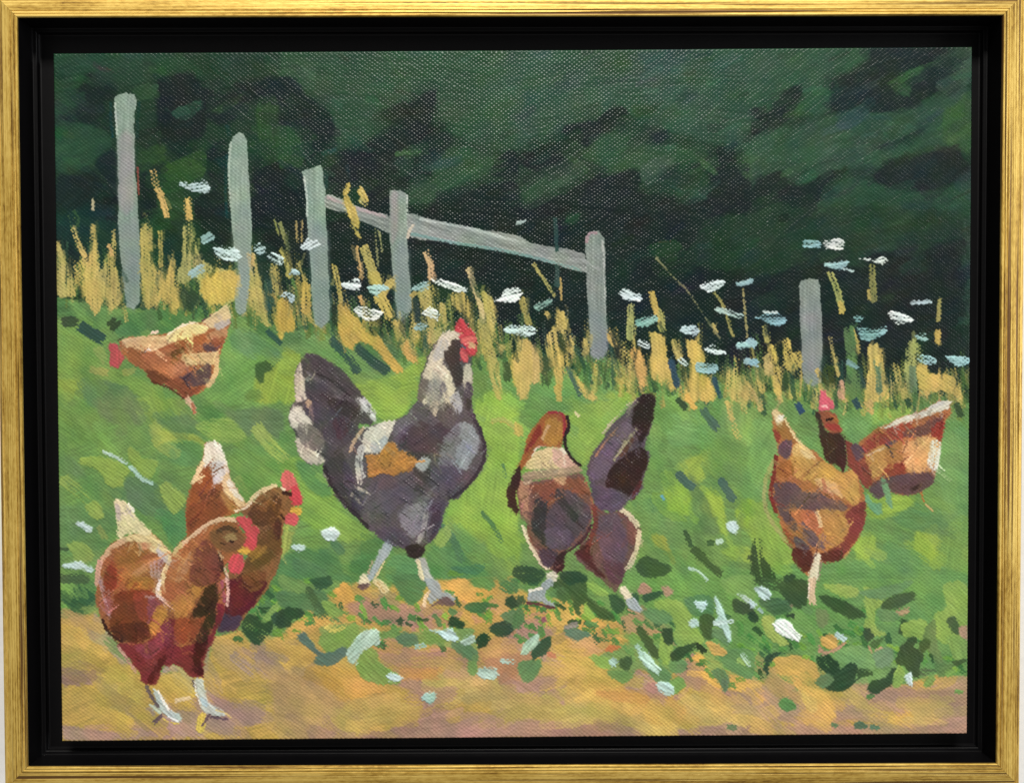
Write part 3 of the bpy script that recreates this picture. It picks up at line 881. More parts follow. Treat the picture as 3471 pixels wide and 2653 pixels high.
GRASS = '''
T 0 1
# dry_grass*
p b2994e 10 20 14 24 20 36 25 50 28 62 29 72 18 72 10 66 d.35
s 5 cba654 38 36 30 18 27 7 d.7
p caa44d 36 66 38 50 42 30 44 5 48 6 50 30 52 55 56 75 48 89 42 80 a92 d.15
p bfa04c 50 54 56 40 60 26 64 34 68 50 72 70 70 80 62 86 56 76 a92 d.3
s 4 d4ac6c 60 24 63 34
p b89b46 90 10 100 6 102 40 110 50 112 60 106 80 98 84 92 70 89 40 a90 d.25
s 4 b89a44 109 45 108 12 d.5
p c7a345 104 80 110 58 118 40 120 34 122 38 122 60 126 80 118 85 114 74 a95 d.15
p b09d50 128 40 130 10 135 0 140 10 144 35 160 45 172 48 180 60 180 72 170 80 154 80 146 70 144 55 130 60 122 58 a90 d.4
p caa241 146 58 160 50 176 48 181 60 176 74 158 80 148 74 a80
s 4 b8a068 194 44 194 32 d.5 ; p b8a04a 194 40 199 46 203 70 208 90 211 100 206 100 198 86 190 76 d.25
p caa238 216 78 224 76 224 110 218 108 ; s 8 b09848 218 70 214 44 d.5 ; s 2 8a8040 214 0 218 14 d.5
T 0 0
s 6 d2ae6a 114 166 110 150 105 138 101 124 d.55 ; s 7 ccae62 135 168 134 158 133 150 d.6 ; s 3 5f7038 118 158 113 148 ; s 2.5 a8a080 45 160 45 148 d.8
T 1 0
p cba341 57 152 62 146 70 158 73 168 72 178 66 168 ; s 5 c4a040 60 146 64 136 d.6 ; s 6 cba64a 80 152 74 140 d.35 ; s 4 b8a050 74 150 80 155 d.8
T 1 1
s 2 a88a50 15 2 16 22 d.4 ; s 2 a88a50 20 22 20 2 d.4 ; s 4 8a8048 0 4 8 28 d.8
s 6 b09a44 8 54 8 46 2 28 d.6 ; p cb9c34 0 78 6 76 12 90 14 104 10 106 -3 102 -3 78
s 4 a08840 24 60 18 40 d.5 ; s 9 c69c3d 24 86 24 62 d.2
s 5 b89a44 57 78 54 60 50 44 d.5 ; p cb9c39 53 84 56 78 60 78 66 88 78 98 94 112 108 130 116 140 108 144 96 130 82 116 70 116 68 122 60 118 54 104 a55
s 3 b89a44 74 18 66 4 d.6 ; s 9 bca04a 90 58 84 44 78 26 d.5 ; p bfa040 82 50 92 50 94 62 84 62 ; s 3 c8a468 71 26 74 48 d.4 ; s 2 988a58 91 45 88 8 d.6 ; s 2 988a58 92 12 95 30 d.6
s 8 c6a249 90 76 100 62 104 58 ; s 10 c6a249 92 70 102 90 d.3 ; s 7 bf9c48 108 96 114 112 d.6 ; p cda35c 112 118 118 112 126 126 126 132 122 134 116 128
s 4 d0a868 74 72 77 80
s 6 ccac7c 141 56 140 44 136 32 d.5 ; p b89c4a 128 70 140 60 148 70 146 90 140 100 d.4 ; p c8a450 148 78 154 80 156 92 150 98 146 90 d.2 ; s 5 c09a48 122 72 126 68
p a89a48 140 106 150 100 158 96 150 110 142 118 d.3
p bf9c44 160 68 172 68 178 86 178 96 170 90 160 80 d.4 ; p bda249 188 66 196 72 200 90 198 110 204 140 206 168 200 168 192 130 186 100 a75 d.25 ; s 5.5 ccb884 189 96 186 80 180 62 175 46 d.65
p c8a43d 213 128 224 126 224 160 216 152 ; s 7 b89a48 205 120 214 118 d.5
T 2 1
p cea64e 0 116 10 112 16 118 20 130 20 142 14 154 10 168 4 168 -2 150 a92 ; s 7 c8a058 18 152 19 136 17 120 d.5
s 6 b89a44 12 98 10 92 5 74 d.4 ; s 3 b8a050 36 72 28 60 16 42 d.4 ; s 2 b89048 42 76 41 54 d.3
p c8a44b 26 112 32 104 36 98 38 86 44 86 48 94 50 106 54 116 52 124 44 128 48 136 60 150 70 160 76 168 66 168 56 156 50 140 46 130 44 150 40 168 36 150 30 130 a82 d.2
s 4 ccA454 28 86 31 92 ; s 6 c49e40 40 168 38 156
s 4 c8a850 64 112 66 124 d.6 ; p ccac5e 86 102 94 100 95 110 94 120 88 116 85 108 d.6
s 7 a89c50 106 112 106 100 107 80 d.45 ; p cfa35e 106 122 112 120 118 126 121 136 122 150 118 156 112 146 108 134 d.1
s 6 cca242 131 88 128 78 126 68 d.35 ; s 7 a89a48 136 104 134 86 d.4 ; p d3a84a 124 105 130 106 138 110 140 128 146 144 149 160 140 156 128 150 124 140 126 120 a85
s 7 b89a50 152 130 147 114 d.5 ; p d0a746 158 113 164 112 172 120 175 134 168 138 172 150 170 168 156 168 160 150 164 140 160 128 a88 ; p d0a442 172 146 180 150 188 164 184 168 172 168
s 3 a8904a 202 110 198 98 192 80 184 68 d.4 ; s 2 a08850 215 110 213 90 211 66 d.5 ; s 3 c4a454 183 98 186 106
p c8a850 196 144 206 138 212 150 214 168 200 168 d.4 ; p cba44b 212 152 220 156 224 168 210 168 d.2
s 1.5 7a7c52 130 36 148 56 160 68 176 92 190 112 d.5
T 3 1
s 6 a89a4c 84 86 78 64 72 50 d.25 ; s 5.5 ccA442 84 87 82 78 ; s 6 8a8a50 113 76 112 60 111 44 d.25 ; s 3 b89848 108 66 109 75 ; s 4 a89048 173 95 174 74 d.5 ; s 5 c49e42 172 116 173 104
s 6 b8a048 14 114 12 100 d.7 ; p cca846 14 120 18 116 24 128 26 144 28 160 22 164 18 148 d.15 ; s 9 a89a60 16 144 14 128
s 7 c8a44a 9 160 6 142 d.6 ; p c8a442 28 114 34 112 38 124 44 122 46 134 38 142 30 138 d.35
s 3 a08850 76 130 72 110 d.5 ; s 4 b8984a 80 146 74 124 d.6 ; p d4a484 80 152 84 150 87 164 84 168 80 164
s 4 c8a442 99 124 97 114 93 102 d.3
p d0a84c 108 120 114 116 120 120 122 140 126 150 126 168 104 168 108 140 a90 ; s 6 5f7a58 118 160 117 138
p a89e52 144 118 150 112 158 122 158 140 154 150 148 168 143 150 142 130 a90 d.25 ; s 7 6a7f60 150 160 149 138
p cca446 153 136 162 136 164 144 186 146 192 158 192 164 172 160 160 166 155 156 d.1 ; s 6 c0a04c 142 168 136 150 133 136 d.5
s 6 c8a458 8 178 4 160 d.6 ; s 5 c4a050 60 140 64 148 d.4
# grass_shadow*
T 0 1
p 2f4632 126 70 132 64 140 66 145 76 140 82 132 84 127 78 ; s 10 33492f 62 100 68 95 ; s 10 374c36 18 95 30 96 ; s 11 2c4b46 34 100 54 112
p 3c6230 196 136 206 132 213 139 206 144 204 153 198 150 ; s 5 2f5648 208 104 220 116 ; s 6 2a5048 206 78 210 84 d.4
T 1 1
s 8 305148 48 112 62 128 72 142 d.3 ; s 9 2f5244 72 120 88 134 100 142 ; s 8 3f5a30 210 134 212 150 ; s 5 2a3a28 50 80 51 100 ; p 2c3a26 78 98 86 102 90 108 84 106
s 6 2a4038 126 74 128 96 d.3
T 2 1
s 6 2f4a58 144 132 150 156 ; s 5 2f5058 184 148 190 166 ; s 5 3f6258 48 138 60 164 d.2 ; s 9 3a5433 26 130 28 152 d.3 ; s 5 2f5048 38 62 38 44 d.2 ; p 3a4a28 38 110 44 108 47 122 42 126
s 4 274a42 36 0 38 30
T 3 1
p 3a4a22 64 142 70 136 76 140 76 152 70 156 65 150 d.2 ; p 4a7a40 86 104 94 100 96 124 88 124 d.3 ; p 2c4a2a 28 144 32 140 34 158 28 160 ; s 5 2c4a3c 100 138 102 156 d.3
p 4f8242 88 128 98 128 100 168 88 168 d.2
'''
FLOWERS = '''
T 0 0
# wild_flower*
p c4d8dc t.14 v.4 a-8 126 136 138 135 150 133 154 137 153 143 144 144 137 142
T 0 1
s 8 9fc0c0 t.1 v.4 148 20 156 16 d.2 ; p c8e0e0 t.16 v.3 a10 158 28 164 25 172 26 180 30 184 35 180 39 172 39 163 36 ; p bad6d6 t.14 v.3 195 25 200 22 206 26 205 32 200 34 195 30 ; p c2dada t.14 v.3 207 37 214 32 222 35 222 43 212 42 ; s 8 a0bcbc t.1 v.4 137 52 147 46
T 1 1
p c8dcdc t.14 v.3 -4 36 0 34 2 40 0 43 ; p c8d8d8 t.14 v.3 19 28 21 24 26 20 34 21 37 25 30 28 22 29 ; p b0ccd0 t.12 v.3 7 52 13 47 18 50 18 53 12 52 ; p b8d0d4 t.14 v.3 0 72 5 68 11 69 14 74 11 78 6 73
p dceae6 t.16 v.3 a8 57 62 64 58 72 56 75 60 74 65 68 66 60 65 ; p a8c8c4 t.1 v.3 82 62 96 62 101 65 94 67 90 72 83 68 ; p e8efe8 t.18 v.3 a10 69 86 72 82 84 84 96 87 92 92 86 95 78 94 74 90 ; p a8c8c4 t.1 v.4 a-20 122 66 127 60 136 58 140 62 134 66 128 67
p e2efe8 t.16 v.4 a22 141 56 148 56 162 60 170 63 174 68 166 68 152 63 144 60 ; p e6f0e8 t.16 v.4 a15 132 88 138 83 146 85 148 90 146 94 140 92 ; p 98bcc0 t.1 v.4 123 100 130 97 136 99 135 104 126 104 ; p e2eeea t.16 v.4 a-15 199 76 206 72 208 67 220 64 225 70 216 77
p d0e6e2 t.14 v.4 a5 208 104 212 99 222 98 234 100 238 104 236 108 226 110 214 107
T 2 1
s 6 90b4a8 t.1 v.5 18 83 32 77 ; p dcecec t.16 v.5 a18 96 68 100 65 110 69 117 72 116 77 106 76 99 73 ; p 88b4a8 t.1 v.4 a-20 111 94 120 91 129 89 130 95 120 100 112 99 ; p d8e4e4 t.14 v.5 a25 112 113 118 113 125 117 123 121 115 119 d.2
p e0ecee t.16 v.4 a-12 171 62 180 58 193 57 195 60 188 65 180 68 173 66 ; s 5 8fb0b4 t.1 v.4 206 61 219 58 ; s 5 b8d0cc t.12 v.5 186 84 210 91 ; p c2dade t.14 v.4 152 104 156 99 165 99 170 103 168 108 160 108 ; p dceaec t.16 v.4 a8 175 120 184 118 192 121 196 124 190 127 182 125
s 6 a0c8c4 t.12 v.4 206 118 222 116 ; p c8dcd8 t.12 150 130 157 130 160 136 156 137 ; p 98bcc0 t.12 v.3 166 136 172 133 186 135 188 140 180 144 170 142 ; s 6 98bcbc t.1 v.4 213 132 224 135
T 3 1
s 7 90b8bc t.12 v.5 48 23 63 24 ; p e2e9e2 t.16 v.4 a-3 66 22 74 20 82 19 86 25 82 30 74 28 66 26 ; p 98bcbc t.12 v.4 a-5 67 42 76 41 84 38 89 40 86 45 78 47 70 45 ; s 2 b8d0cc 84 46 94 49 d.3 ; p d4e0d8 t.14 v.4 a-8 100 37 112 38 122 35 127 39 120 43 112 40
s 4 a8bcc0 t.1 v.5 148 78 166 77 d.3 ; p 88b0b8 t.12 v.4 a3 4 92 12 89 24 88 32 92 30 98 22 99 14 96 ; s 2 d0e0dc 9 86 23 87 ; p d8e4e0 t.14 v.5 a12 126 86 138 88 148 92 149 96 142 98 134 97 128 92 ; p 88b4b4 t.1 94 92 98 90 104 92 102 95 96 95
p 8fb8b8 t.12 v.4 a-3 97 101 110 102 124 100 123 106 116 111 108 113 100 110 ; p 9cc0c0 t.12 151 108 158 106 163 108 162 113 156 114 ; p a6ced2 t.14 v.4 a10 152 128 160 127 170 130 171 134 166 136 156 133 ; p a6ced2 t.14 v.4 a3 180 128 190 128 202 129 201 135 192 137 184 133
s 5 6a9a98 88 133 98 138 d.3 ; s 6 a0c4c8 t.1 -3 112 2 118 ; s 5 88b4bc t.1 -2 134 4 132
T 2 1
s 3 a8bcb8 t.1 0 4 9 2 d.3
'''

# ------------------------------------------------------------------ dabs in the meadow and on the path
DABS = '''
T 2 3
# meadow
p 5a9a44 f1 84 66 112 56 134 60 150 74 140 92 116 82 100 92 88 84 76 74 o.85
p 62a046 f1 150 60 176 54 200 62 196 80 180 84 170 66 o.8
T 3 3
p 5a9a48 f1 58 68 90 62 130 74 134 90 104 96 84 92 66 84 o.8
T 1 3
p 6a9c40 f1 36 44 70 40 92 48 120 48 166 46 184 60 180 74 160 62 130 60 96 54 70 66 50 68 38 60 o.8
T 0 2
# grass_dab*
p 7ca732 t.1 33 55 48 52 64 56 78 62 80 66 74 74 74 80 66 82 58 78 50 66 36 60 a30
p 76a234 t.09 78 44 86 46 92 54 105 56 106 60 98 74 88 68 80 60 a45
p 7aa635 t.09 108 80 114 76 122 82 132 92 128 100 120 106 114 98 110 90 a50
s 12 74a036 18 74 36 88 46 98 d.7 ; p 7ca335 t.08 38 98 48 94 56 106 52 110 46 110 40 104 a45
p 719e39 22 134 34 132 46 142 44 150 36 152 28 148 a40 ; p 74a43a 142 22 172 18 182 26 188 36 170 40 150 34 d.4
s 13 82aa3b 198 26 208 40 222 54 d.3 ; s 8 6a9a3c 180 72 190 86 d.4
s 3 3a5a34 14 138 22 139 ; s 9 3f6238 16 166 40 167 d.2
s 6 8f9a3c 51 118 57 129 o.6
T 0 1
s 9 9a9c40 50 121 56 130 o.5 ; s 7 b09a48 44 140 58 143 o.5 ; s 7 a89c44 74 143 84 142 o.6
T 1 2
p 3c7c44 46 132 54 132 60 140 58 144 52 143 ; s 5 c0a048 o.75 c9fa03c 197 20 208 19 216 24 224 33 ; p bfa044 o.8 219 20 226 26 226 34 218 32
s 4 3c7a3c 188 105 200 120 206 132 d.5 ; s 8 3c7c48 150 118 160 130 170 150 d.3 ; s 3 3f8048 207 60 210 72 d.4
p 84b03c 142 128 154 118 158 126 150 138 o.8 ; p 2f7a48 158 156 176 154 190 152 188 160 170 162 d.2
T 2 2
s 8 3e6a52 174 10 186 26 ; s 8 3a6656 150 69 164 82 ; s 8 3a6656 190 74 202 94 ; s 5 35592e 157 122 162 136 d.2 ; s 8 3a5a2c 165 139 190 162 d.2 ; p 34562f 111 155 120 145 128 148 142 154 144 160 136 165 118 164
s 5 35602e 178 133 184 133 ; s 3 5aa0b0 135 89 138 93 ; s 3 a8c8b4 160 156 170 160 178 168 d.3 ; s 3 d8c898 55 12 58 15 d.3
s 4 3a5630 216 146 222 150 ; s 5 c0a850 196 2 204 30 208 36 d.7 ; s 5 b8a850 210 0 215 20 d.7
s 5 cca040 158 -4 166 8 d.2 ; s 6 2f4a30 150 0 158 8
T 3 2
p 314c2a 0 132 8 130 10 146 20 160 22 168 0 168 d.35 ; s 6 2b4862 42 4 46 12 ; s 6 2d4a50 95 0 99 8 ; s 6 2a4a30 144 0 146 6 ; s 6 33502c 190 4 194 15 ; s 7 c29e56 108 2 110 12 d.1 ; p 2f4a30 30 164 38 162 40 172 30 172
T 0 3
s 6 6ca43e 206 36 218 22 d.3 ; p 2d4c2e 183 38 190 32 198 34 204 40 212 38 212 46 206 54 198 60 190 54 184 46 d.1 ; p 31543a 212 32 222 28 222 42 214 40
s 4 dcc090 122 112 136 109 t.08 ; s 10 a58c72 176 70 196 86 d.6
T 1 3
p 3f7b42 f1 0 10 40 10 42 30 20 28 0 24 ; p 58903f 0 -4 20 0 30 10 16 12 0 6 ; p 6ea236 t.07 38 20 48 20 58 30 56 34 44 34 40 26 ; s 8 3d6635 26 8 36 26 42 34 d.45 ; p 2d4b2f 0 28 10 25 22 28 20 34 12 38 8 44 -4 42
p 2d5a38 28 -2 46 -4 48 4 40 8 32 6
p 6c9c37 38 50 50 44 70 40 72 50 66 60 50 68 42 66 36 58 ; p ccb84c 40 38 58 36 62 44 46 48 d.55 ; p 4a7060 16 54 22 48 28 56 40 68 60 62 62 68 52 78 40 80 30 76 34 70
p 6c9d36 t.09 72 74 76 66 86 62 90 64 92 74 104 84 110 86 112 95 104 97 90 96 78 92 72 84 a50
p 5c9239 90 50 112 44 113 47 94 54 ; p 4a7b50 108 52 118 48 128 52 128 60 120 62 110 58 ; p 669837 128 52 140 48 156 56 150 58 134 60 ; s 5 90b4a8 126 62 134 60 d.3
p 619640 164 46 178 44 180 50 168 56 ; p 4a7f4c 160 56 178 60 184 72 178 76 166 68 160 62 ; s 6 5a8a48 182 70 178 84 d.4 ; p 619640 174 76 182 76 184 86 176 88
p 26452b t.08 157 36 162 33 172 40 170 44 164 44 158 42 ; p 2c4b35 t.08 195 42 204 38 212 37 218 44 214 50 204 52 196 48 ; p 27432d t.08 182 54 190 48 196 52 192 60 186 63 182 58 d.15
p 2f6b38 174 22 190 20 193 24 190 30 180 30 172 26 ; s 6 4a8040 158 28 162 30 ; p 3f8040 104 -4 134 -4 134 10 128 20 120 24 114 16
p 4a8c3a 176 0 196 -3 200 6 186 8 ; p 3f7b3a 205 0 220 0 220 12 206 10 d.2 ; p 2c4a2c 209 18 218 14 222 24 212 26 ; p 4a8048 204 32 220 28 220 40 210 38
p 3a7c44 12 -20 30 -16 44 -6 30 -2 14 -8
T 2 3
p 3b5b2d t.08 34 0 64 -2 66 14 76 22 86 28 92 34 86 38 78 36 66 24 58 24 60 34 54 26 52 18 40 14 a45
p 2f5030 0 -14 18 -12 28 -6 22 2 6 2 -4 -6 d.1 ; p 2a4c30 40 -6 60 -8 66 0 50 4
p 74ac39 65 2 74 2 84 10 84 16 76 14 68 8 ; p 5a9b40 76 16 86 16 96 30 86 26 ; p 2e5933 87 14 94 14 101 20 100 28 94 31 88 24
p 7ab031 t.07 64 21 68 26 74 34 70 36 64 30 ; p 4a8a40 30 10 44 6 46 16 34 16 ; p 406a30 38 8 46 8 50 18 40 18
p 2c5a38 107 12 113 14 114 20 110 20 ; p a97f69 114 12 117 2 124 6 126 12 ; p b08a70 134 6 142 6 146 12 140 14 ; p 2f5638 118 14 130 10 134 9 136 13 128 18 120 20
p 74aa38 128 20 146 18 158 24 166 40 174 56 160 60 150 50 146 40 136 34 ; p 4a8b48 118 28 132 26 144 32 144 38 130 40 120 34
p 3a7b3c 0 26 6 28 8 36 4 44 -4 44 ; p 3a5a34 0 16 6 14 8 20 2 24 ; p 4a8c45 2 76 14 74 22 72 24 80 18 90 12 95 6 92 2 86 ; p 2c5138 14 66 20 58 26 53 32 54 32 62 24 70 16 74
p 71aa38 67 71 76 70 88 74 86 82 78 80 ; p 3f5f34 96 74 104 70 108 74 104 86 98 82 ; p 5a9240 84 84 94 84 110 84 106 92 98 96 88 90
p 4a7b58 44 46 52 44 70 50 64 54 54 56 ; p 8a8478 44 42 56 38 58 42 48 46
p 4f9248 140 76 158 74 158 84 146 86 ; p 5f9e39 140 94 152 90 157 98 152 104 146 106 140 100 ; p 4a8a48 122 82 138 80 144 92 132 96
p 3b5a2d t.07 111 44 116 42 124 52 132 64 134 72 126 70 118 58 a55 ; p 62a239 104 52 112 50 114 58 108 60 ; p 76ae35 134 50 140 48 146 64 140 80 134 72 a75
p 304b2d 135 46 142 44 146 48 145 60 138 58 ; p 344f2b t.08 144 66 156 60 166 56 168 60 160 68 150 74 144 74 ; s 5 2a3a28 168 60 175 66
p 71a83a 146 48 160 46 174 54 166 58 152 60 ; p 3a8246 158 16 180 14 184 30 176 36 164 32 158 24 ; p 3b5b2d 170 34 178 30 184 36 182 44 184 54 176 54 170 44
p 4f8b4d 184 44 196 48 198 60 190 56 182 52 ; p 3b5333 200 20 206 16 220 24 220 32 206 30 ; p 4c8c45 188 70 200 64 220 66 220 90 210 90 196 82 ; s 5 7cb24a 206 74 214 78
p 4a8149 182 84 192 82 198 90 198 100 194 104 190 98 186 92 ; p 5f7a58 190 92 197 92 196 102 192 104 ; p 5f9f40 190 0 220 -4 220 20 200 14 a30 ; s 5 5a7a48 197 136 204 137 d.2
p 8a5060 23 35 27 34 28 39 24 40 ; s 4 c87a58 30 68 36 71 ; p dd7a42 t.1 86 60 97 62 90 66 82 66 ; p b07f70 120 98 128 94 132 102 124 104
p d49e48 t.09 177 58 184 57 196 66 192 70 182 68
T 3 3
p 34512d 26 4 50 0 51 24 44 26 34 22 28 14 ; p 3b5b31 0 0 26 -2 30 8 14 8 d.3 ; p 34512d 61 15 70 14 84 18 94 24 104 30 106 34 96 36 84 32 70 24
p 7ca839 66 4 86 4 100 10 92 16 80 14 ; p 7ca839 104 6 120 12 122 20 114 30 116 44 124 50 114 52 104 44 106 30 ; p 4f8b4d 100 10 130 4 150 0 140 10 116 18
p 76a838 178 4 200 4 200 40 186 60 168 50 170 30 180 24 a50 ; p 3b5b33 122 20 130 14 150 10 150 18 140 24 128 28 120 26 ; p b09069 132 28 146 24 144 30 134 33 d.1 ; p 4f8949 116 28 132 28 136 36 120 38
p 34512d 138 36 146 38 144 48 136 50 138 42 d.1 ; p 77a837 140 40 156 36 168 46 164 56 150 54 140 50 ; p 3b5d35 180 36 186 34 194 44 192 50 186 48 ; p b08c70 192 44 200 42 200 56 194 52
p 57823d 160 46 170 36 172 60 176 70 180 88 174 88 168 70 160 62 ; p 6aa23c 182 52 200 56 200 72 188 74 ; p 37502d t.08 136 64 142 58 146 54 150 51 154 56 150 62 158 66 160 70 156 78 155 90 148 88 142 80 134 76
p 3f5f2b 154 58 164 54 166 60 158 68 ; p 4a8039 170 78 186 78 184 86 174 89 ; p 3b5b2d 186 76 198 72 200 76 190 80 ; p 5c9c39 180 84 190 82 186 90 180 88 ; p 4a6a3c 156 82 170 82 168 87 158 88 d.2
p 375131 104 44 110 46 113 52 108 57 104 52 ; p 3f6b31 112 56 124 52 120 58 114 64 110 62 ; p b88c68 108 60 110 62 112 68 108 66 ; s 3 c89c78 114 66 121 62
p 5b8f5d f1 112 68 124 62 132 66 128 78 118 82 110 74 ; p 5ba14d 74 68 100 60 112 70 112 84 96 80 84 76 ; p 27432b 61 70 70 68 78 76 82 84 76 90 66 84 61 80 d.15
p 2c4a2d t.09 76 86 86 80 92 76 98 82 96 92 88 102 80 104 66 100 74 94 ; p 34532d 98 82 111 84 112 88 104 90 98 92 d.15 ; p 4f8349 58 92 70 86 76 92 68 100 60 98
p 2c4b2d t.09 106 100 112 92 122 90 130 82 134 82 134 92 126 100 114 106 ; p 71a837 130 94 136 80 142 86 140 96 132 100 ; p 5c9c3b 160 92 168 88 170 96 164 100 158 98
p 8eac3e t.09 9 36 16 31 22 36 20 46 30 54 34 60 26 60 14 52 a55 ; p 3b8c3e 24 114 28 109 34 110 42 116 40 120 32 123 26 120 ; s 4 5a9a40 189 103 195 104
p 3a6b49 94 134 102 131 108 136 102 138 96 138 ; s 5 4a7a58 110 136 117 137 ; s 4 4a7a48 74 134 79 135
p 4f8b45 46 26 52 22 58 26 54 32 ; p 6a804b 58 26 70 30 70 40 62 44 o.8 ; p 2c4030 30 32 40 30 38 36 ; p 9a7c60 34 22 38 24 34 28 ; p 2c4a34 11 72 20 66 30 68 22 70 16 78 14 88 10 82 ; p 3a6b3d f.6 8 16 30 18 36 28 20 32 8 24
p d49e48 t.09 63 54 68 51 76 51 80 56 79 62 74 65 64 60 ; p b8886c 62 60 70 65 86 57 84 62 70 68 62 68
p 2a4630 -4 30 4 30 6 38 -2 38
# fallen_petal*
T 0 2
s 3 a8c4b8 t.1 55 48 68 54 78 60 d.3 ; s 4 9dbfb4 t.1 80 62 90 72 101 78 d.3 ; p bcd2d2 t.12 30 115 36 114 45 120 43 124 36 121 ; p b8d2cf t.14 17 155 22 151 34 151 40 153 47 158 42 161 34 157 24 157
T 1 2
p c8dcdc t.18 v.3 37 124 44 119 50 118 55 124 53 130 46 131 40 128 ; p b6d2ce t.14 11 136 18 134 23 137 20 141 13 141
T 2 2
p bedad4 t.14 195 116 202 112 206 118 204 124 198 122 ; s 5 a8c8b0 t.1 186 132 192 131 d.3
T 1 3
p a9c6b6 t.14 v.3 62 68 70 54 80 46 90 46 93 54 92 60 82 62 74 70 70 78 64 76 a-45 ; p c0d6da t.16 99 88 108 87 114 92 108 94 102 93 ; p acccce t.14 v.4 a25 139 46 150 46 160 46 167 54 164 57 154 54 ; p a8c4b0 t.12 v.4 168 56 180 50 182 56 176 60 168 60
p aacabd t.14 v.3 184 82 196 80 202 84 202 90 190 92 184 88 ; p 9ac4b8 t.2 133 106 140 104 145 106 143 113 138 115 132 111 ; s 5 a8c8b8 t.1 206 75 218 76 d.4
T 2 3
p a0c4a8 t.12 v.3 4 64 12 54 20 50 22 56 14 66 6 70 ; s 7 a0c4b8 t.1 v.4 88 74 92 78 ; p b2d2ca t.16 v.3 130 96 138 94 146 98 147 104 143 108 134 104 ; p aaCebe t.12 v.4 a45 114 68 122 66 128 76 134 82 132 88 124 82 116 76 d.2 ; s 5 9fc4b4 t.1 112 60 118 70 d.4
p bedee2 t.18 165 20 176 18 178 26 173 29 167 25 ; p b8d8d8 t.16 160 38 168 35 171 40 168 44 162 44 ; p aaCec2 t.14 v.4 a65 184 14 192 26 196 36 200 52 198 58 192 46 184 40 188 34 ; s 4 b8d4cc t.12 184 40 202 38 d.2 ; p b8d0c0 t.1 202 12 214 14 220 22 214 20 d.2 ; s 5 a8c8b0 t.1 210 68 218 80 d.4
T 3 3
p c2dad6 t.14 142 88 147 86 149 92 148 98 144 96 ; p dfece4 t.2 v.5 a45 19 40 24 35 34 38 42 48 46 52 43 57 34 54 24 48 ; p bed6da t.16 v.4 a35 2 6 8 6 14 8 17 12 16 18 10 18 4 12 ; p b8d4d4 t.14 -2 17 5 22 3 26 -2 26 ; s 6 acccca t.12 v.4 78 50 86 55 ; s 3 8fb0ac t.1 6 26 10 30
'''

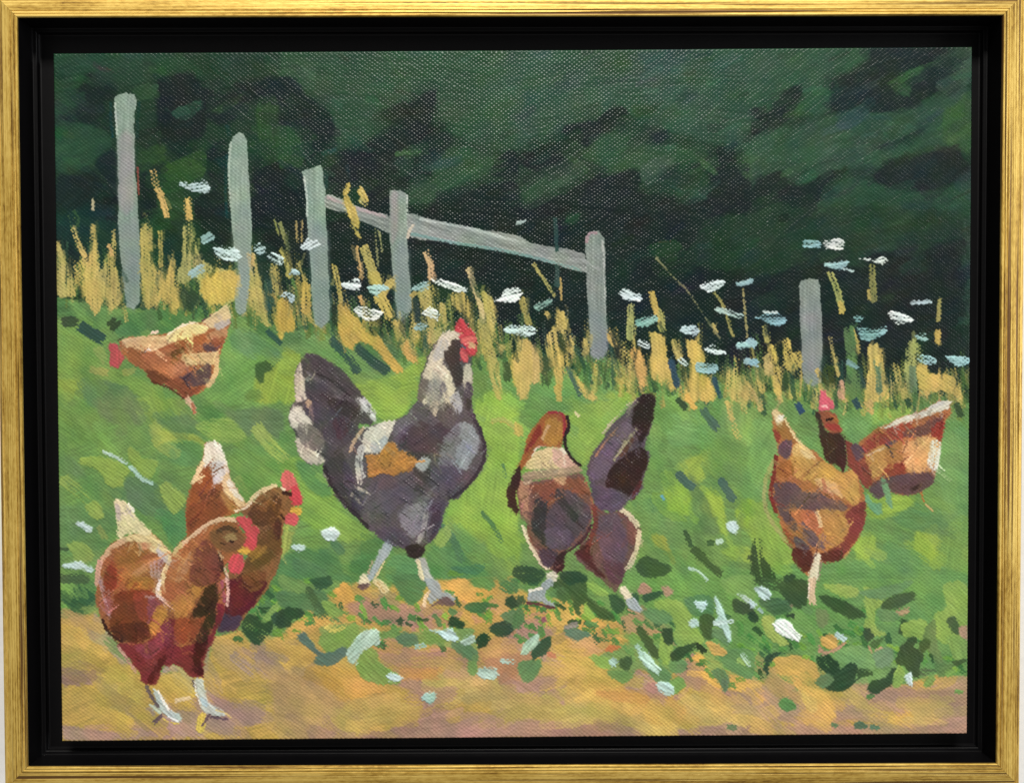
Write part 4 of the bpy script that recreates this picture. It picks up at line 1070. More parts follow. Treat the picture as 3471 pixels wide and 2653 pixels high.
# ------------------------------------------------------------------ the birds
HENS = '''
T 0 1
# hen_pecking
p b2653c 70 114 80 110 100 108 115 106 130 98 140 96 146 96 155 90 170 82 174 86 174 98 168 112 163 128 158 150 150 158 144 162 136 166 130 168 124 162 112 154 100 151 94 142 84 136 74 128 70 120
p e2be89 t.09 72 112 90 109 115 107 130 98 142 96 152 98 152 106 140 108 115 117 104 122 90 124 76 120 a-20
p ecd690 t.09 115 106 130 98 142 97 153 100 150 106 130 112 116 114 ; p d8ac78 78 114 100 112 114 114 104 121 90 124 78 120
p c48c5c 150 108 165 102 172 100 168 112 160 116 152 112 a60
p a85a36 104 124 115 117 140 109 150 107 152 112 140 120 125 124 110 135 102 130 ; p b16a40 90 126 104 124 112 120 125 122 118 135 128 140 115 146 104 142 94 134
p 5c4549 146 118 155 114 162 117 166 114 160 123 152 124 ; p 9c5334 155 113 166 109 168 113 164 120 158 118 ; s 6 6c4523 117 127 130 121
p debb80 t.09 128 128 145 124 160 124 163 128 160 135 145 136 128 136 ; s 5 e2b880 161 130 159 145 152 156 d.2
p c07a50 114 138 128 130 132 138 128 144 118 146
p 5b4549 t.08 130 146 145 138 154 135 155 148 148 155 134 156 128 150 ; p 8f4a30 112 150 128 148 134 156 148 156 140 164 133 168 122 160 ; p 6f3d27 94 138 104 142 118 150 110 152 100 150 ; p a05c38 78 120 92 126 100 138 94 140 80 132
s 2 f0d8b8 116 107 130 99 142 96 d.3 ; s 2 5a3020 100 151 116 157 130 167 ; s 2 3a2020 91 124 95 124 ; s 2.5 f4e6d8 t.1 94 123 98 121 ; s 3 e8c8b0 100 106 106 105 d.2 ; s 2 4a3028 69 113 74 110
# hen_pecking/tail
p e2c792 t.09 146 96 158 88 170 81 174 86 174 94 165 97 155 102 150 98 a-35 ; p b8afa4 158 98 172 92 173 98 163 103 ; s 2 6a4a48 147 95 155 90 d.3
# hen_pecking/comb
p c44a53 t.09 59 119 63 115 69 118 72 124 76 129 72 134 70 139 66 138 60 135 61 126
# hen_pecking/leg
p dcb08a 134 164 139 170 142 178 141 182 138 178 134 172 131 168 ; s 3 b06a48 138 172 140 180
T 1 2
# rooster
p 54484f 128 0 130 -18 136 -38 142 -50 150 -60 156 -63 164 -64 170 -58 174 -40 178 -40 179 -28 178 0 180 15 188 30 191 42 192 52 188 66 178 78 168 90 158 94 152 108 148 122 146 128 138 133 134 136 134 142 128 148 122 146 116 138 104 136 94 128 84 122 76 112 66 104 58 98 50 86 44 78 40 68 40 60 42 50 46 44 60 40 66 34 76 26 84 24 100 21 108 19 118 13 124 6
p 5c4b5c 104 28 120 14 134 2 140 20 150 30 150 46 128 46 110 42 a-40 ; p 605b63 104 24 118 14 126 6 118 26 106 34 a-40
p 4f3941 112 36 130 20 150 20 160 30 150 44 140 50 120 48 110 44 a-30
p 6f6b73 154 34 166 22 168 40 164 60 150 66 148 52 a-60 ; p 90979a t.08 166 22 176 22 184 32 186 42 180 56 174 66 164 62 164 48 168 38 a-70
p 5a4a5c 140 66 160 62 176 70 164 84 150 92 140 84 a-50 ; p 55484f 176 64 188 56 184 68 172 82 162 88 164 78
p 5c5660 118 96 138 88 142 100 138 120 128 130 120 124 108 108 a-50 ; p 5a4c5a 80 80 104 68 130 66 138 84 120 94 100 104 84 104 78 92 a-30
p 5b4751 84 72 100 66 128 66 128 76 100 84 a-30 ; p 787580 110 110 122 98 134 96 136 112 132 124 122 128 a-45 ; s 5 938c88 128 132 133 122 136 106 d.2
p 504254 140 92 154 92 152 106 146 124 138 132 138 110 a-60 ; p 4a3440 140 108 150 104 146 122 140 130
p 403b3a 42 58 56 48 62 60 60 78 70 96 76 108 66 102 56 92 44 76 a60 ; p 4b3b4b 46 30 60 16 70 26 64 40 48 46 ; p 473d4e 58 60 66 64 70 82 80 100 74 102 62 86 a70
s 4 34292b 41 62 48 80 64 100 82 119 ; s 3.5 3b2d36 179 14 188 34 190 50 186 64 172 82 158 92
p 504352 88 122 108 118 122 132 114 138 100 134 ; p 32251f t.08 116 138 124 134 133 136 134 142 128 148 122 146 ; s 3 8a7c6a 66 88 76 98 82 106 d.5 ; s 3 c0b4a4 72 82 84 88 d.6
p 3c3833 122 48 134 50 140 54 138 66 132 76 126 72 124 60 d.2 ; p 3f3b38 134 62 138 60 140 74 130 84 124 84 128 76
# rooster/wing
p b47a38 t.14 80 52 92 50 96 42 100 39 107 40 109 46 118 48 124 52 128 57 124 64 120 68 112 68 104 71 94 68 88 72 82 72 81 62 a-20
s 3 c88038 84 68 92 66 d.3 ; p a3aba9 t.09 126 59 134 54 139 55 138 62 132 67 127 64 ; s 2 cc8c48 t.1 120 58 134 57 ; s 3 3a3a30 118 50 128 52 d.4
# rooster/saddle
p dad6c2 t.12 78 32 86 24 100 20 107 20 104 30 100 39 94 46 84 50 76 46 a-60 ; p acb2b2 84 42 98 34 100 40 94 48 86 50 a-70 ; s 7 bcbcb4 t.09 76 44 73 58 76 72 d.2 ; s 5 d2cbb8 72 64 74 78 d.2 ; s 3.5 b89d7e 78 26 70 36 65 48
# rooster/neck
p d6caae t.1 130 -4 134 -26 142 -48 150 -60 158 -64 166 -64 170 -58 164 -52 156 -44 152 -36 160 -20 164 0 158 4 148 6 136 8 a-70
p b8b4ac 146 -54 154 -56 158 -48 150 -38 142 -36 d.3 ; p 6b5b4b 130 -16 138 -18 138 -6 132 2 128 0 a-60 ; p 918676 140 -18 152 -16 158 -2 156 8 142 10 136 4 d.2 a80 ; p 5b4d56 124 4 140 6 142 14 150 20 140 24 126 14
p a2a2a6 158 -2 166 -8 170 6 166 14 160 10 d.2 ; p caBea6 t.09 170 -30 176 -34 179 -26 178 -4 174 0 170 -12 ; p 4b3b4a 171 -10 175 -16 178 -14 178 0 172 4 ; s 5 403531 176 0 174 10 ; p bbab93 140 4 148 2 146 12 143 16 ; p 5a5048 148 4 160 4 166 14 158 26 148 20 d.3
p 584a5a 148 -10 152 -18 154 -10 150 -4 o.7
# rooster/face
p 41312d t.08 155 -46 160 -54 167 -56 172 -50 167 -44 168 -34 171 -26 168 -14 164 -12 158 -28 152 -40 a70
# rooster/comb
p d23f49 t.16 164 -72 169 -76 174 -70 180 -62 183 -54 182 -44 181 -42 176 -42 175 -34 171 -33 168 -38 168 -46 170 -52 166 -58 170 -62 163 -64
p e26c62 168 -56 180 -60 182 -54 172 -52 ; p cca473 176 -54 182 -52 181 -48 176 -49 ; p dc5c5c 168 -46 175 -42 174 -34 171 -33 ; s 2.5 52525c 169 -50 172 -48
# rooster/tail
p 4b3f45 19 -36 24 -42 30 -43 40 -39 54 -30 64 -20 74 -8 82 4 90 18 84 24 74 22 70 34 56 48 42 56 38 60 26 60 18 50 14 34 8 20 9 9 16 0 14 -10 14 -24 a40
p d1c2ae t.08 14 -24 18 -34 20 -28 22 -16 24 -6 26 0 16 2 14 -8 ; p dbd3bf t.09 8 14 14 6 24 10 30 24 24 28 14 28 9 22 a35 ; p ccc4ac t.09 15 36 24 40 40 54 38 60 26 59 18 50 a40
p 706359 16 22 30 24 40 34 42 46 34 48 20 40 a35 ; p 4b3e4e 22 8 34 -2 54 12 50 16 40 20 34 24 a35 ; p 3b3131 40 -6 60 -4 72 8 76 16 66 18 50 10 a40 ; p 57494f 30 -20 50 -14 66 0 60 2 40 -8 a35
p 4b3d43 24 -40 34 -41 52 -28 72 -6 64 -4 44 -16 26 -30 a45 ; s 3 665a60 24 -26 40 -14 56 -2 d.4 ; s 3 332a2c 34 -24 50 -16 66 -2 d.3 ; p 4a3f4d 40 36 46 18 60 16 70 24 66 38 50 46 a70 ; p 502f3a 48 20 60 14 66 24 58 36 50 34 d.3 a75
p b89878 22 2 28 -2 30 4 26 8 ; p 4a3c48 24 -14 36 -16 50 -6 40 2 26 0 a35
p caCac6 t.1 70 0 76 -2 86 8 90 16 88 22 82 16 76 8 a50 ; s 2 d8dad6 77 2 88 16 d.2
# rooster/leg_back
p aab2b6 t.09 98 132 104 136 100 146 94 154 88 164 84 168 80 166 86 154 92 142 ; s 2 e2ca92 97 150 88 166 ; s 2 b8a080 86 150 82 162 d.3
p e6d6b0 t.12 72 170 76 164 80 162 82 168 84 172 76 173 ; p e2cc94 t.12 86 168 94 168 101 177 98 181 92 177 ; s 2 c8a868 90 170 97 179 ; p 6c4541 72 172 84 171 80 175 76 177
# rooster/leg_front
p bab9b2 t.1 126 149 134 146 138 154 144 168 134 168 130 158 ; s 4 eedcac t.1 128 150 132 166 ; p a6aeb2 t.14 135 166 146 168 150 176 160 182 163 186 158 189 148 186 141 190 137 186 138 176 ; s 3 eac8a0 134 192 135 184 139 178 d.3 ; p 7b4b49 141 192 148 186 154 184 162 190 156 192 148 190
T 2 2
# hen_walking
p 7b5149 0 78 10 76 40 72 60 68 66 84 71 95 70 112 68 122 56 136 44 142 44 156 38 160 28 158 20 150 14 140 10 120 4 104 1 92
p 8c5139 12 80 40 74 60 74 66 88 50 86 30 98 20 88 a60 ; p b28262 1 76 10 78 12 92 10 110 4 100 ; p c89c70 34 72 46 70 44 80 38 78
s 4 e2d0ac t.09 6 118 14 136 22 150 30 157 d.1 ; p 564a51 30 104 46 84 60 92 70 104 66 118 56 128 44 140 30 136 26 118 a60 ; p 3d3b39 36 84 44 82 46 92 58 108 54 116 48 108 38 96 a55 ; p 393735 14 106 20 92 28 100 28 120 26 136 20 128 14 118 a75
p 5f5260 28 120 50 122 48 134 30 138 a-30 ; p 4b3d48 22 138 40 142 38 150 30 156 22 150 ; p 3b2327 38 144 52 138 46 146 45 156 38 162 34 158 ; p 7b3b31 10 116 14 130 18 140 12 128 ; s 3 a86848 64 76 70 92 71 106 d.4 ; s 3 4a2a2c 70 116 62 130 50 140
p 70504a 74 98 84 104 96 102 100 100 106 104 112 114 116 122 114 134 110 146 104 156 100 162 98 170 92 178 84 174 78 166 64 156 54 144 66 130 72 116
p 69515b 76 110 92 106 100 118 104 136 98 154 84 152 76 132 a60 ; s 5 7b3d31 72 98 74 116 68 132 64 146 ; p 502b27 54 142 66 136 70 150 84 166 76 162 62 150 ; p 7b4f47 96 104 106 106 112 116 112 130 106 134 102 118 a75
p 64404a 80 150 98 152 100 162 98 172 88 170 ; s 5 deD1aa t.1 98 102 106 108 113 118 ; s 5 dacaa3 t.1 115 122 112 138 108 150 103 158 d.15
# hen_walking/shoulder
p dfc38b t.1 6 62 14 50 24 46 34 44 44 48 54 58 60 64 40 64 20 65 a-15 ; p d1a490 34 46 44 48 56 60 60 66 48 66 36 60 a55 ; s 3 eedfc8 14 52 20 44 36 42 46 50 d.2 ; p a88d6f t.1 v.3 a-8 6 70 16 66 40 64 58 61 61 66 58 69 36 73 16 76 8 78
# hen_walking/head
p a5572e 0 62 6 54 8 44 10 36 16 26 22 18 30 12 40 12 48 16 48 26 44 38 42 44 38 44 20 44 14 52 4 66 a-60 ; p b27b35 26 22 34 16 42 22 43 34 36 42 26 40 ; p 8b3129 8 50 14 34 22 22 24 30 14 44 ; s 2.5 a23139 30 12 42 13 45 22 44 34 ; s 3 2b1d21 47 15 49 24 45 38 50 52 60 62
p 3b2521 -8 82 -1 66 4 60 4 76 0 90 2 104 -4 104 -8 92 ; s 3 c89868 30 24 24 38 d.6
# hen_walking/tail
p 5c4c57 66 60 72 48 80 36 90 22 104 8 112 -1 118 -5 126 -6 130 0 128 12 126 22 120 38 120 46 125 50 123 62 118 76 117 82 108 92 100 100 90 104 78 100 72 94 68 80 66 70 a-60
p 6a5a6a 70 60 88 36 100 22 108 16 106 28 96 40 88 60 80 74 70 72 a-60 ; p 312220 t.08 110 6 116 -4 126 -6 129 0 128 14 124 26 118 40 112 36 108 24 108 12 a-60 ; p 34231f 90 60 100 52 114 44 122 50 122 62 112 78 104 90 94 84 82 80 a-55
s 7 5d4031 96 52 108 36 ; s 3.5 928d6b t.08 v.4 91 56 102 40 112 27 ; s 2.5 c4b494 80 32 90 20 104 6 112 1 d.2 ; s 4 5b2d2d 116 76 108 92 ; p 5e4e5f 70 80 84 82 96 86 102 94 96 102 82 104 74 96 ; s 2 a87858 74 52 84 38 94 26 d.4
# hen_walking/leg_left
p dad2bb t.1 28 161 36 160 38 168 28 169 ; p a2aaae t.12 26 168 32 166 34 172 28 178 28 184 34 188 36 192 28 192 22 188 14 188 10 184 14 178 22 174 ; s 2.5 eee2d2 12 178 24 175 ; s 3 6b3b41 10 189 20 190 36 194
# hen_walking/leg_right
p e6d7b8 t.12 96 176 100 172 105 176 108 184 102 186 98 182 ; p b2babe t.12 102 186 108 184 114 190 117 196 114 198 108 196 103 190 ; s 2 daaa7a 104 195 114 199
T 3 2
# hen_behind
p b1693b 98 40 110 30 120 24 140 16 160 8 175 1 183 2 184 12 180 20 176 36 174 46 172 60 170 70 166 78 158 84 150 88 140 88 128 86 118 90 110 86 108 78 106 60 100 50
p 9c4131 100 44 120 28 150 20 160 22 150 32 120 42 104 50 a-22 ; p aa683d 150 20 176 12 180 16 160 24 150 26 ; p 6b4541 140 32 160 22 176 16 172 28 160 34 148 36 ; p 9c3529 166 26 178 20 176 38 168 36
p dad6c3 t.09 120 26 140 16 160 9 176 1 184 2 182 8 160 16 140 22 124 28 a-25 ; s 4 c8c4b8 164 8 178 3 d.1
p c28a41 106 50 125 43 126 54 124 66 116 72 108 72 a-40 ; p aa7639 124 44 140 38 150 44 142 56 128 60 ; p dba463 t.08 140 42 160 34 174 38 172 56 166 66 150 68 142 62 a-35 ; p d8d8c9 t.08 166 40 175 40 173 60 168 66 163 60 d.2 ; p 9a412d 124 62 140 58 142 68 134 74 122 74
p 5f4549 120 74 140 70 166 68 168 76 160 84 146 88 126 86 110 88 108 80 ; p 5b4751 110 82 120 78 126 86 118 92 110 88 ; s 2.5 dcbc8c 106 52 122 45 ; s 3 5a4a50 124 42 134 38 ; s 4 3f2a28 148 84 156 80
p 8c3d31 86 38 94 42 102 46 106 56 110 66 112 78 106 84 100 76 92 66 88 60 ; p 5d4951 92 42 100 42 104 52 98 56 94 50
# hen_behind/neck
p 3f2521 t.08 62 32 72 30 82 30 86 40 88 56 87 64 84 68 80 62 70 58 66 50 64 40 a75
# hen_behind/head
p 9c4f35 60 12 70 10 78 14 80 22 83 28 80 32 72 30 66 24 ; p aa6231 72 14 80 18 81 26 76 22 ; p 3b2d23 59 12 63 14 66 26 70 32 66 36 62 28 ; p 9c3b31 68 22 80 22 80 28 72 28 ; s 2.5 2b1611 69 19 74 18
# hen_behind/comb
p db5a6c t.1 62 6 63 -4 66 -9 70 -3 74 2 76 8 70 10 62 10 ; s 2.5 f2b4ac 64 6 70 6
# hen_behind/leg
s 2 b26b31 157 86 160 96 ; s 2 c2a262 161 97 168 103 d.3
# hen_scratching
s 4 aaa25a 20 56 13 72 11 92 16 110 26 124 36 138 o.8
p b16b3b 18 12 22 9 28 13 34 22 40 32 44 40 52 44 62 52 68 58 76 62 84 68 90 64 98 72 104 84 106 96 105 112 100 124 94 136 84 148 74 151 64 152 58 160 52 164 44 156 38 148 38 138 34 128 26 116 22 104 18 96 15 90 17 80 20 62 24 52 22 40 20 30
p deb76b t.08 36 44 44 40 56 50 60 58 50 60 38 54 a45 ; p e3c384 40 44 48 42 58 54 54 58 a50 ; p ca9440 34 52 60 56 74 62 84 68 92 65 98 76 100 92 96 100 86 92 70 84 50 76 36 68 a50
p a2612d 22 62 34 56 38 64 34 72 24 72 ; p deaf70 t.08 58 74 70 74 80 82 86 92 76 88 64 84 ; s 4 c27b53 66 74 68 86 ; s 4 7b2d25 22 52 20 70 17 88 22 104
p 5f4b4f 20 78 34 76 46 84 40 90 34 98 36 106 42 116 40 124 32 116 24 104 20 92 ; p 655150 t.08 36 88 56 86 68 90 70 98 64 103 48 103 36 100 a8 ; p 7b5b51 60 92 76 92 88 98 84 104 68 104 a25
p ba823d 56 104 84 104 90 112 90 124 80 136 68 140 62 128 a60 ; p ba6b41 36 104 56 104 66 118 60 126 46 118 40 112 ; s 4 e3c084 60 104 64 118 d.1 ; p 6b575b 46 114 54 120 66 134 66 140 50 132 a45 ; p 5d4d55 40 126 50 132 52 140 44 140 38 132
p 863d35 86 106 100 98 105 104 104 116 98 128 90 138 78 148 68 146 70 140 84 132 90 118 ; p 7b3b31 92 100 104 94 106 104 98 108 ; p 5b2b21 38 138 52 140 58 146 52 160 44 156 38 148 ; p 5d2d23 62 142 80 140 84 148 74 151 64 150 ; p 9a4a30 28 120 36 124 40 134 36 136
# hen_scratching/tail
p dac28b t.09 18 14 21 9 27 12 30 18 30 26 24 26 ; p eae6d3 22 15 28 14 30 18 24 21 ; p 9c6b35 22 26 32 20 40 36 40 42 30 40 ; s 2.5 e6ce93 30 18 38 32 46 42 d.2 ; p 8b3b2d 20 28 26 32 26 40 22 40 ; p 5f4b51 24 42 32 36 38 40 36 48 32 56 26 52
# hen_scratching/leg
p e6dabb t.12 58 142 64 144 62 158 60 168 52 168 55 154 ; s 7 dabb97 t.1 56 166 55 178 56 190 ; s 2 eadcc4 53 170 52 186 d.4 ; s 2 a08070 64 150 61 168 d.4
# green_blade*
p 5aa068 119 72 122 71 128 84 131 100 126 100 122 86 ; p 54a26c 105 87 108 88 112 96 120 96 121 106 112 104 106 96
T 0 2
# hen_rear_left
p 8b5b35 182 104 190 96 202 87 214 80 222 80 228 84 232 90 232 98 234 104 230 108 226 112 222 116 221 128 222 142 218 156 212 168 208 176 200 188 190 196 184 206 180 214 164 217 162 208 166 190 170 176 172 160 184 156 190 140 196 128 192 112
p 5d3d23 190 104 204 92 218 90 220 104 210 116 196 116 190 110 ; p 6b4b27 200 124 214 118 220 124 220 140 210 150 196 160 188 166 184 158 190 146 a-50 ; p 9c6e2d 192 140 206 134 208 138 198 148 192 150 ; p 8b5a2e 196 100 206 92 214 92 206 104
p 5b2129 170 168 206 168 200 184 190 196 184 200 180 210 172 212 164 212 166 192 ; p 4b3b4d 164 198 176 200 184 202 180 212 166 217 161 216 ; p 6b2b27 176 172 190 170 196 182 182 194 174 188 ; p 7b4b29 184 164 206 160 202 176 190 178 ; s 4 e6cb97 188 99 196 90 206 83 216 79 t.09 ; p 4a3024 214 112 220 110 220 128 216 130
# hen_rear_left/tail
p a25b31 150 40 156 38 162 40 166 50 172 66 174 76 180 84 186 94 190 98 186 102 182 105 176 106 160 112 148 118 140 126 133 128 132 115 132 96 136 84 138 74 142 64 148 54 150 46
p eee6d3 t.09 151 40 158 38 164 42 168 54 170 62 160 60 152 62 144 66 148 54 a75 ; s 5 eacb94 148 58 142 70 139 78 d.15 ; p dbd3cf t.08 156 60 168 58 172 70 174 78 166 76 158 78 a80 ; p e3bf87 t.08 170 66 175 76 184 90 188 98 182 100 172 92 166 82 a55 ; p e8dcc4 172 74 180 84 186 94 180 92 172 82 a55
p a25529 138 80 152 66 156 78 150 86 144 94 136 100 ; p 8b4b29 134 100 150 94 164 92 172 102 160 112 148 118 138 125 133 120 ; s 6 6b3d25 147 92 160 84 ; p b27b41 164 82 174 94 184 102 176 104 168 98 a55 ; s 2 eed8b4 178 104 188 100 200 88
# hen_rear_left/comb
p e26262 t.1 220 72 224 66 228 66 234 72 236 80 228 84 222 84 ; p da404d t.1 230 82 236 80 240 92 240 98 232 98 229 92
# hen_rear_left/beak
p e3ab31 t.1 228 102 236 99 240 102 238 107 230 107
# hen_rear_left/wattle
p da5559 t.1 223 110 228 105 234 106 237 112 234 117 226 116
# hen_rear_left/head
s 3.5 3b2119 222 86 230 88 ; s 3 f2dab4 220 82 224 84 ; s 3 3b2119 220 106 224 112
# hen_front
p 9e5b35 52 150 56 142 64 132 72 128 84 124 100 124 108 130 114 138 118 144 122 138 132 128 145 118 160 112 176 110 182 118 188 126 190 136 186 142 180 146 170 152 168 158 170 168 170 182 168 200 162 210 158 222 152 232 148 250 148 258 138 258 130 250 120 246 110 248 106 260 100 266 94 264 88 252 78 236 68 226 56 210 50 195 48 186 50 168
p e6ce93 t.09 66 132 84 124 100 125 112 136 118 142 110 144 98 140 84 132 a25 ; s 5 daab83 76 130 62 138 54 150 ; s 5 d29d83 52 150 50 162 50 172 d.2
p a2652f 66 144 76 136 92 134 98 142 84 152 68 158 64 152 a-20 ; p d28d63 86 133 100 133 98 138 88 138 ; p 8b3927 58 158 64 150 68 160 66 176 56 190 54 176 ; p b2713b 72 160 90 150 104 146 106 152 90 164 80 172 72 170 a-25 ; p ca8353 t.08 78 162 94 152 104 148 100 156 86 164 a-35
p cabfbb t.08 104 140 116 144 118 150 110 150 ; p ba938b 98 152 110 150 108 166 100 164 d.2 ; s 4.5 eacb94 118 146 112 160 108 176 106 186 ; s 4 c29393 52 168 56 184 62 204 d.2 ; p 9a5a50 60 176 66 184 64 200 56 192 d.2
p aa7031 78 166 100 166 100 176 78 176 a0 ; p 7b3b21 66 180 84 176 100 178 104 188 100 208 90 223 72 222 60 212 64 194 a-10 ; p 5b2d1d 66 208 90 208 100 216 96 224 72 224 62 214 a15 ; p 94412b 84 180 104 180 106 190 96 206 88 202 ; p 8b4551 98 184 110 184 108 194 100 202 96 208
s 4 f6e3db t.1 108 168 105 180 110 186 d.1 ; p a8603a 110 172 130 168 128 186 116 188 112 184 a-60 ; p ba7e35 t.08 104 194 116 188 114 202 108 214 102 222 98 216 100 206 a-60 ; p ba7c39 t.08 116 190 130 178 146 170 150 174 140 188 134 200 126 204 120 200 a-55
p 7d2d31 66 226 90 226 104 218 112 204 124 206 122 228 136 228 156 216 158 208 160 214 154 230 148 244 148 258 138 258 130 250 120 246 110 248 104 266 94 266 86 250 76 238 ; p 9a492b 124 204 140 204 150 200 148 210 138 224 130 228 120 222 a-30
p 8d3d49 84 230 100 224 106 216 114 204 120 212 116 224 108 232 96 242 a-40 ; s 6 5b201d 112 238 104 252 98 262 ; p 4b1b19 140 228 152 218 150 234 146 244 148 256 140 252 ; p 3b2b19 134 204 142 190 150 176 160 170 162 182 160 198 156 214 148 226 142 222 150 202 142 202 a-65
p 7d2931 160 188 168 194 164 208 158 216 160 200 ; s 3 3b1d19 54 204 60 216 72 225 ; s 3 c09080 68 228 78 242 86 254 d.5
p b2693d 120 144 132 130 150 118 158 116 150 128 140 140 128 160 116 168 a-50 ; p aa693b 116 168 124 152 138 138 144 142 136 156 132 168 a-60 ; p 7b4335 140 140 152 130 160 140 164 160 160 170 136 170 a-70 ; p b07a54 128 150 136 140 138 150 130 166 122 170 d.3
s 4 e2bb93 t.08 122 140 136 128 152 116 166 111 178 112 d.1 ; s 3.5 cab373 121 143 128 134 ; s 4 40271f 163 140 166 160 ; s 3 caa373 162 140 166 148 d.2 ; s 3 e2c3a3 168 156 171 168 ; s 3 eabbab t.09 170 166 171 178 170 192 d.2 ; s 3 a25161 165 168 168 188 ; s 3 c88a50 124 160 132 146 d.4
# hen_front/head
p 7c5434 f1 155 124 168 119 182 123 188 132 180 141 166 141 158 134 ; s 4 4f3526 160 123 170 119 180 122 d.35 o.85 ; p a2834c f.5 166 126 177 125 179 130 169 132 o.85 ; s 2 4a3322 164 133 170 135 d.5 ; s 1.5 2c1c16 173 131 176 132
# hen_front/comb
p d64a51 t.1 178 110 184 108 192 110 194 116 200 122 198 132 194 140 186 136 188 126 182 118 a55
# hen_front/beak
p dba331 t.1 180 140 186 137 192 140 188 144 182 142
# hen_front/wattle
p da4b55 t.1 170 152 176 144 184 144 186 150 183 160 178 162 170 158
# hen_front/tail
p e6d4a3 t.1 65 94 70 93 78 96 84 104 92 116 100 123 92 126 84 124 76 126 70 128 68 118 66 104 a60 ; s 2.5 f2ead6 78 96 84 104 d.1 ; s 2 c2b3a3 76 98 84 112 d.3 ; p c8b4ac 66 98 70 98 72 112 68 112 o.8
T 0 3
# hen_front/leg_left
p bacac2 t.12 100 100 106 102 112 112 116 120 126 124 128 130 124 133 114 126 106 118 103 108 ; s 3.5 6b5b59 95 98 100 108 106 118 ; s 2 dabb41 110 128 118 132 125 133 ; s 2 f2f2ea t.1 115 127 125 131 ; p c2ceb3 98 116 106 118 110 124 104 122 ; s 4 6b5359 102 132 110 125 ; s 2 f0e8d8 106 102 111 112 116 120 d.2
# hen_front/leg_right
p c6cec2 t.12 140 92 147 92 150 102 154 114 164 120 170 124 162 126 152 124 146 118 142 104 ; p aac2c6 146 108 152 112 152 118 146 114 ; s 3.5 6b5d55 138 93 141 100 ; p d6b641 t.08 143 126 150 124 150 134 146 141 142 138 ; s 2.5 6b535b 154 124 150 130 147 135 ; s 2.5 6b535b 155 127 171 129 ; s 1.5 eacb73 160 120 170 124 173 128 ; s 2 f0ecdc 140 94 142 106 146 116 d.2
'''

# ------------------------------------------------------------------ paint it
run(TREES, 0.9, lift=0.55)
tree_zone = np.zeros((GH, GW), bool); tree_zone[PID == PART_KEYS['dark_trees']] = True
restroke(tree_zone, 700, (10, 26), (18, 60), lambda x, y: -24, 0.06, th=0.03, op=0.45, dry=0.3)
restroke(tree_zone, 1000, (5, 12), (12, 42), lambda x, y: -24 if x > 500 else 20, 0.15, th=0.035, op=0.42, dry=0.35)
restroke(tree_zone & (XX + 2 * YY > 300), 200, (2.5, 6.0), (24, 70), lambda x, y: -24 if x > 700 else 35, 0.12, th=0.09, op=0.4, dry=0.6)
run(MEADOW, 1.02, sat=0.97)
mead = PID == PART_KEYS['meadow']
restroke(mead, 1500, (7, 20), (16, 52), lambda x, y: 38 + 25 * math.sin(x * 0.006 + y * 0.004), 0.045, th=0.05, op=0.5, dry=0.3)
run(PATH, 1.06, sat=0.88)
pth = PID == PART_KEYS['dirt_path']
restroke(pth, 520, (9, 22), (24, 70), lambda x, y: 14 + 22 * math.sin(x * 0.008), 0.05, th=0.05, op=0.6, dry=0.25)
# thin upright strokes of olive and green under the dry grass
cur_part = PART_KEYS['meadow']
_pal = [hexcol(h) for h in ('6a7c3e', '3f5c36', 'a09a54', '2f4c3a', '557a40', 'b8a660', '5a7a40', 'c2ac68', '2b4a3c', 'b0a058')]
_bx = np.array([0, 60, 150, 300, 420, 560, 700, 820, 960, 1100, 1280.]); _by = np.array([325, 332, 345, 365, 392, 420, 440, 470, 480, 490, 500.])
for i in range(900):
    x = rng.uniform(0, GW); yb = np.interp(x, _bx, _by) + rng.normal(0, 9)
    hgt = abs(rng.normal(0, 1)) * 26 + 16
    dx = rng.normal(-0.12, 0.16) * hgt
    t = min(hgt / 60.0, 1)
    c = _pal[int(rng.integers(0, len(_pal)))] * rng.uniform(0.85, 1.1)
    stroke([(x, yb), (x + dx * 0.5, yb - hgt * 0.5), (x + dx, yb - hgt)], rng.uniform(3, 9), c.astype(np.float32), dry=0.45 + 0.35 * rng.random(), op=0.75, th=0.05, var=0.25, body=0.3)
run(FENCE, 0.91, sat=1.25, rag=0.5, vdef=0.04)
run(GRASS, sat=0.94, chalk=0.24, fdef=0.6, dscale=0.62)
band = np.zeros((GH, GW), bool)
for x in range(0, GW, 4):
    yb = int(np.interp(x, _bx, _by)); band[yb - 110:yb + 14, x:x + 4] = True
band &= np.isin(PID, [i for i, k in enumerate(PARTS) if k in ('dry_grass', 'meadow', 'grass_shadow')])
restroke(band, 900, (2.5, 6.0), (10, 34), lambda x, y: 84, 0.05, th=0.05, op=0.5, dry=0.3)
run(FLOWERS, 0.98, ddef=0.3)
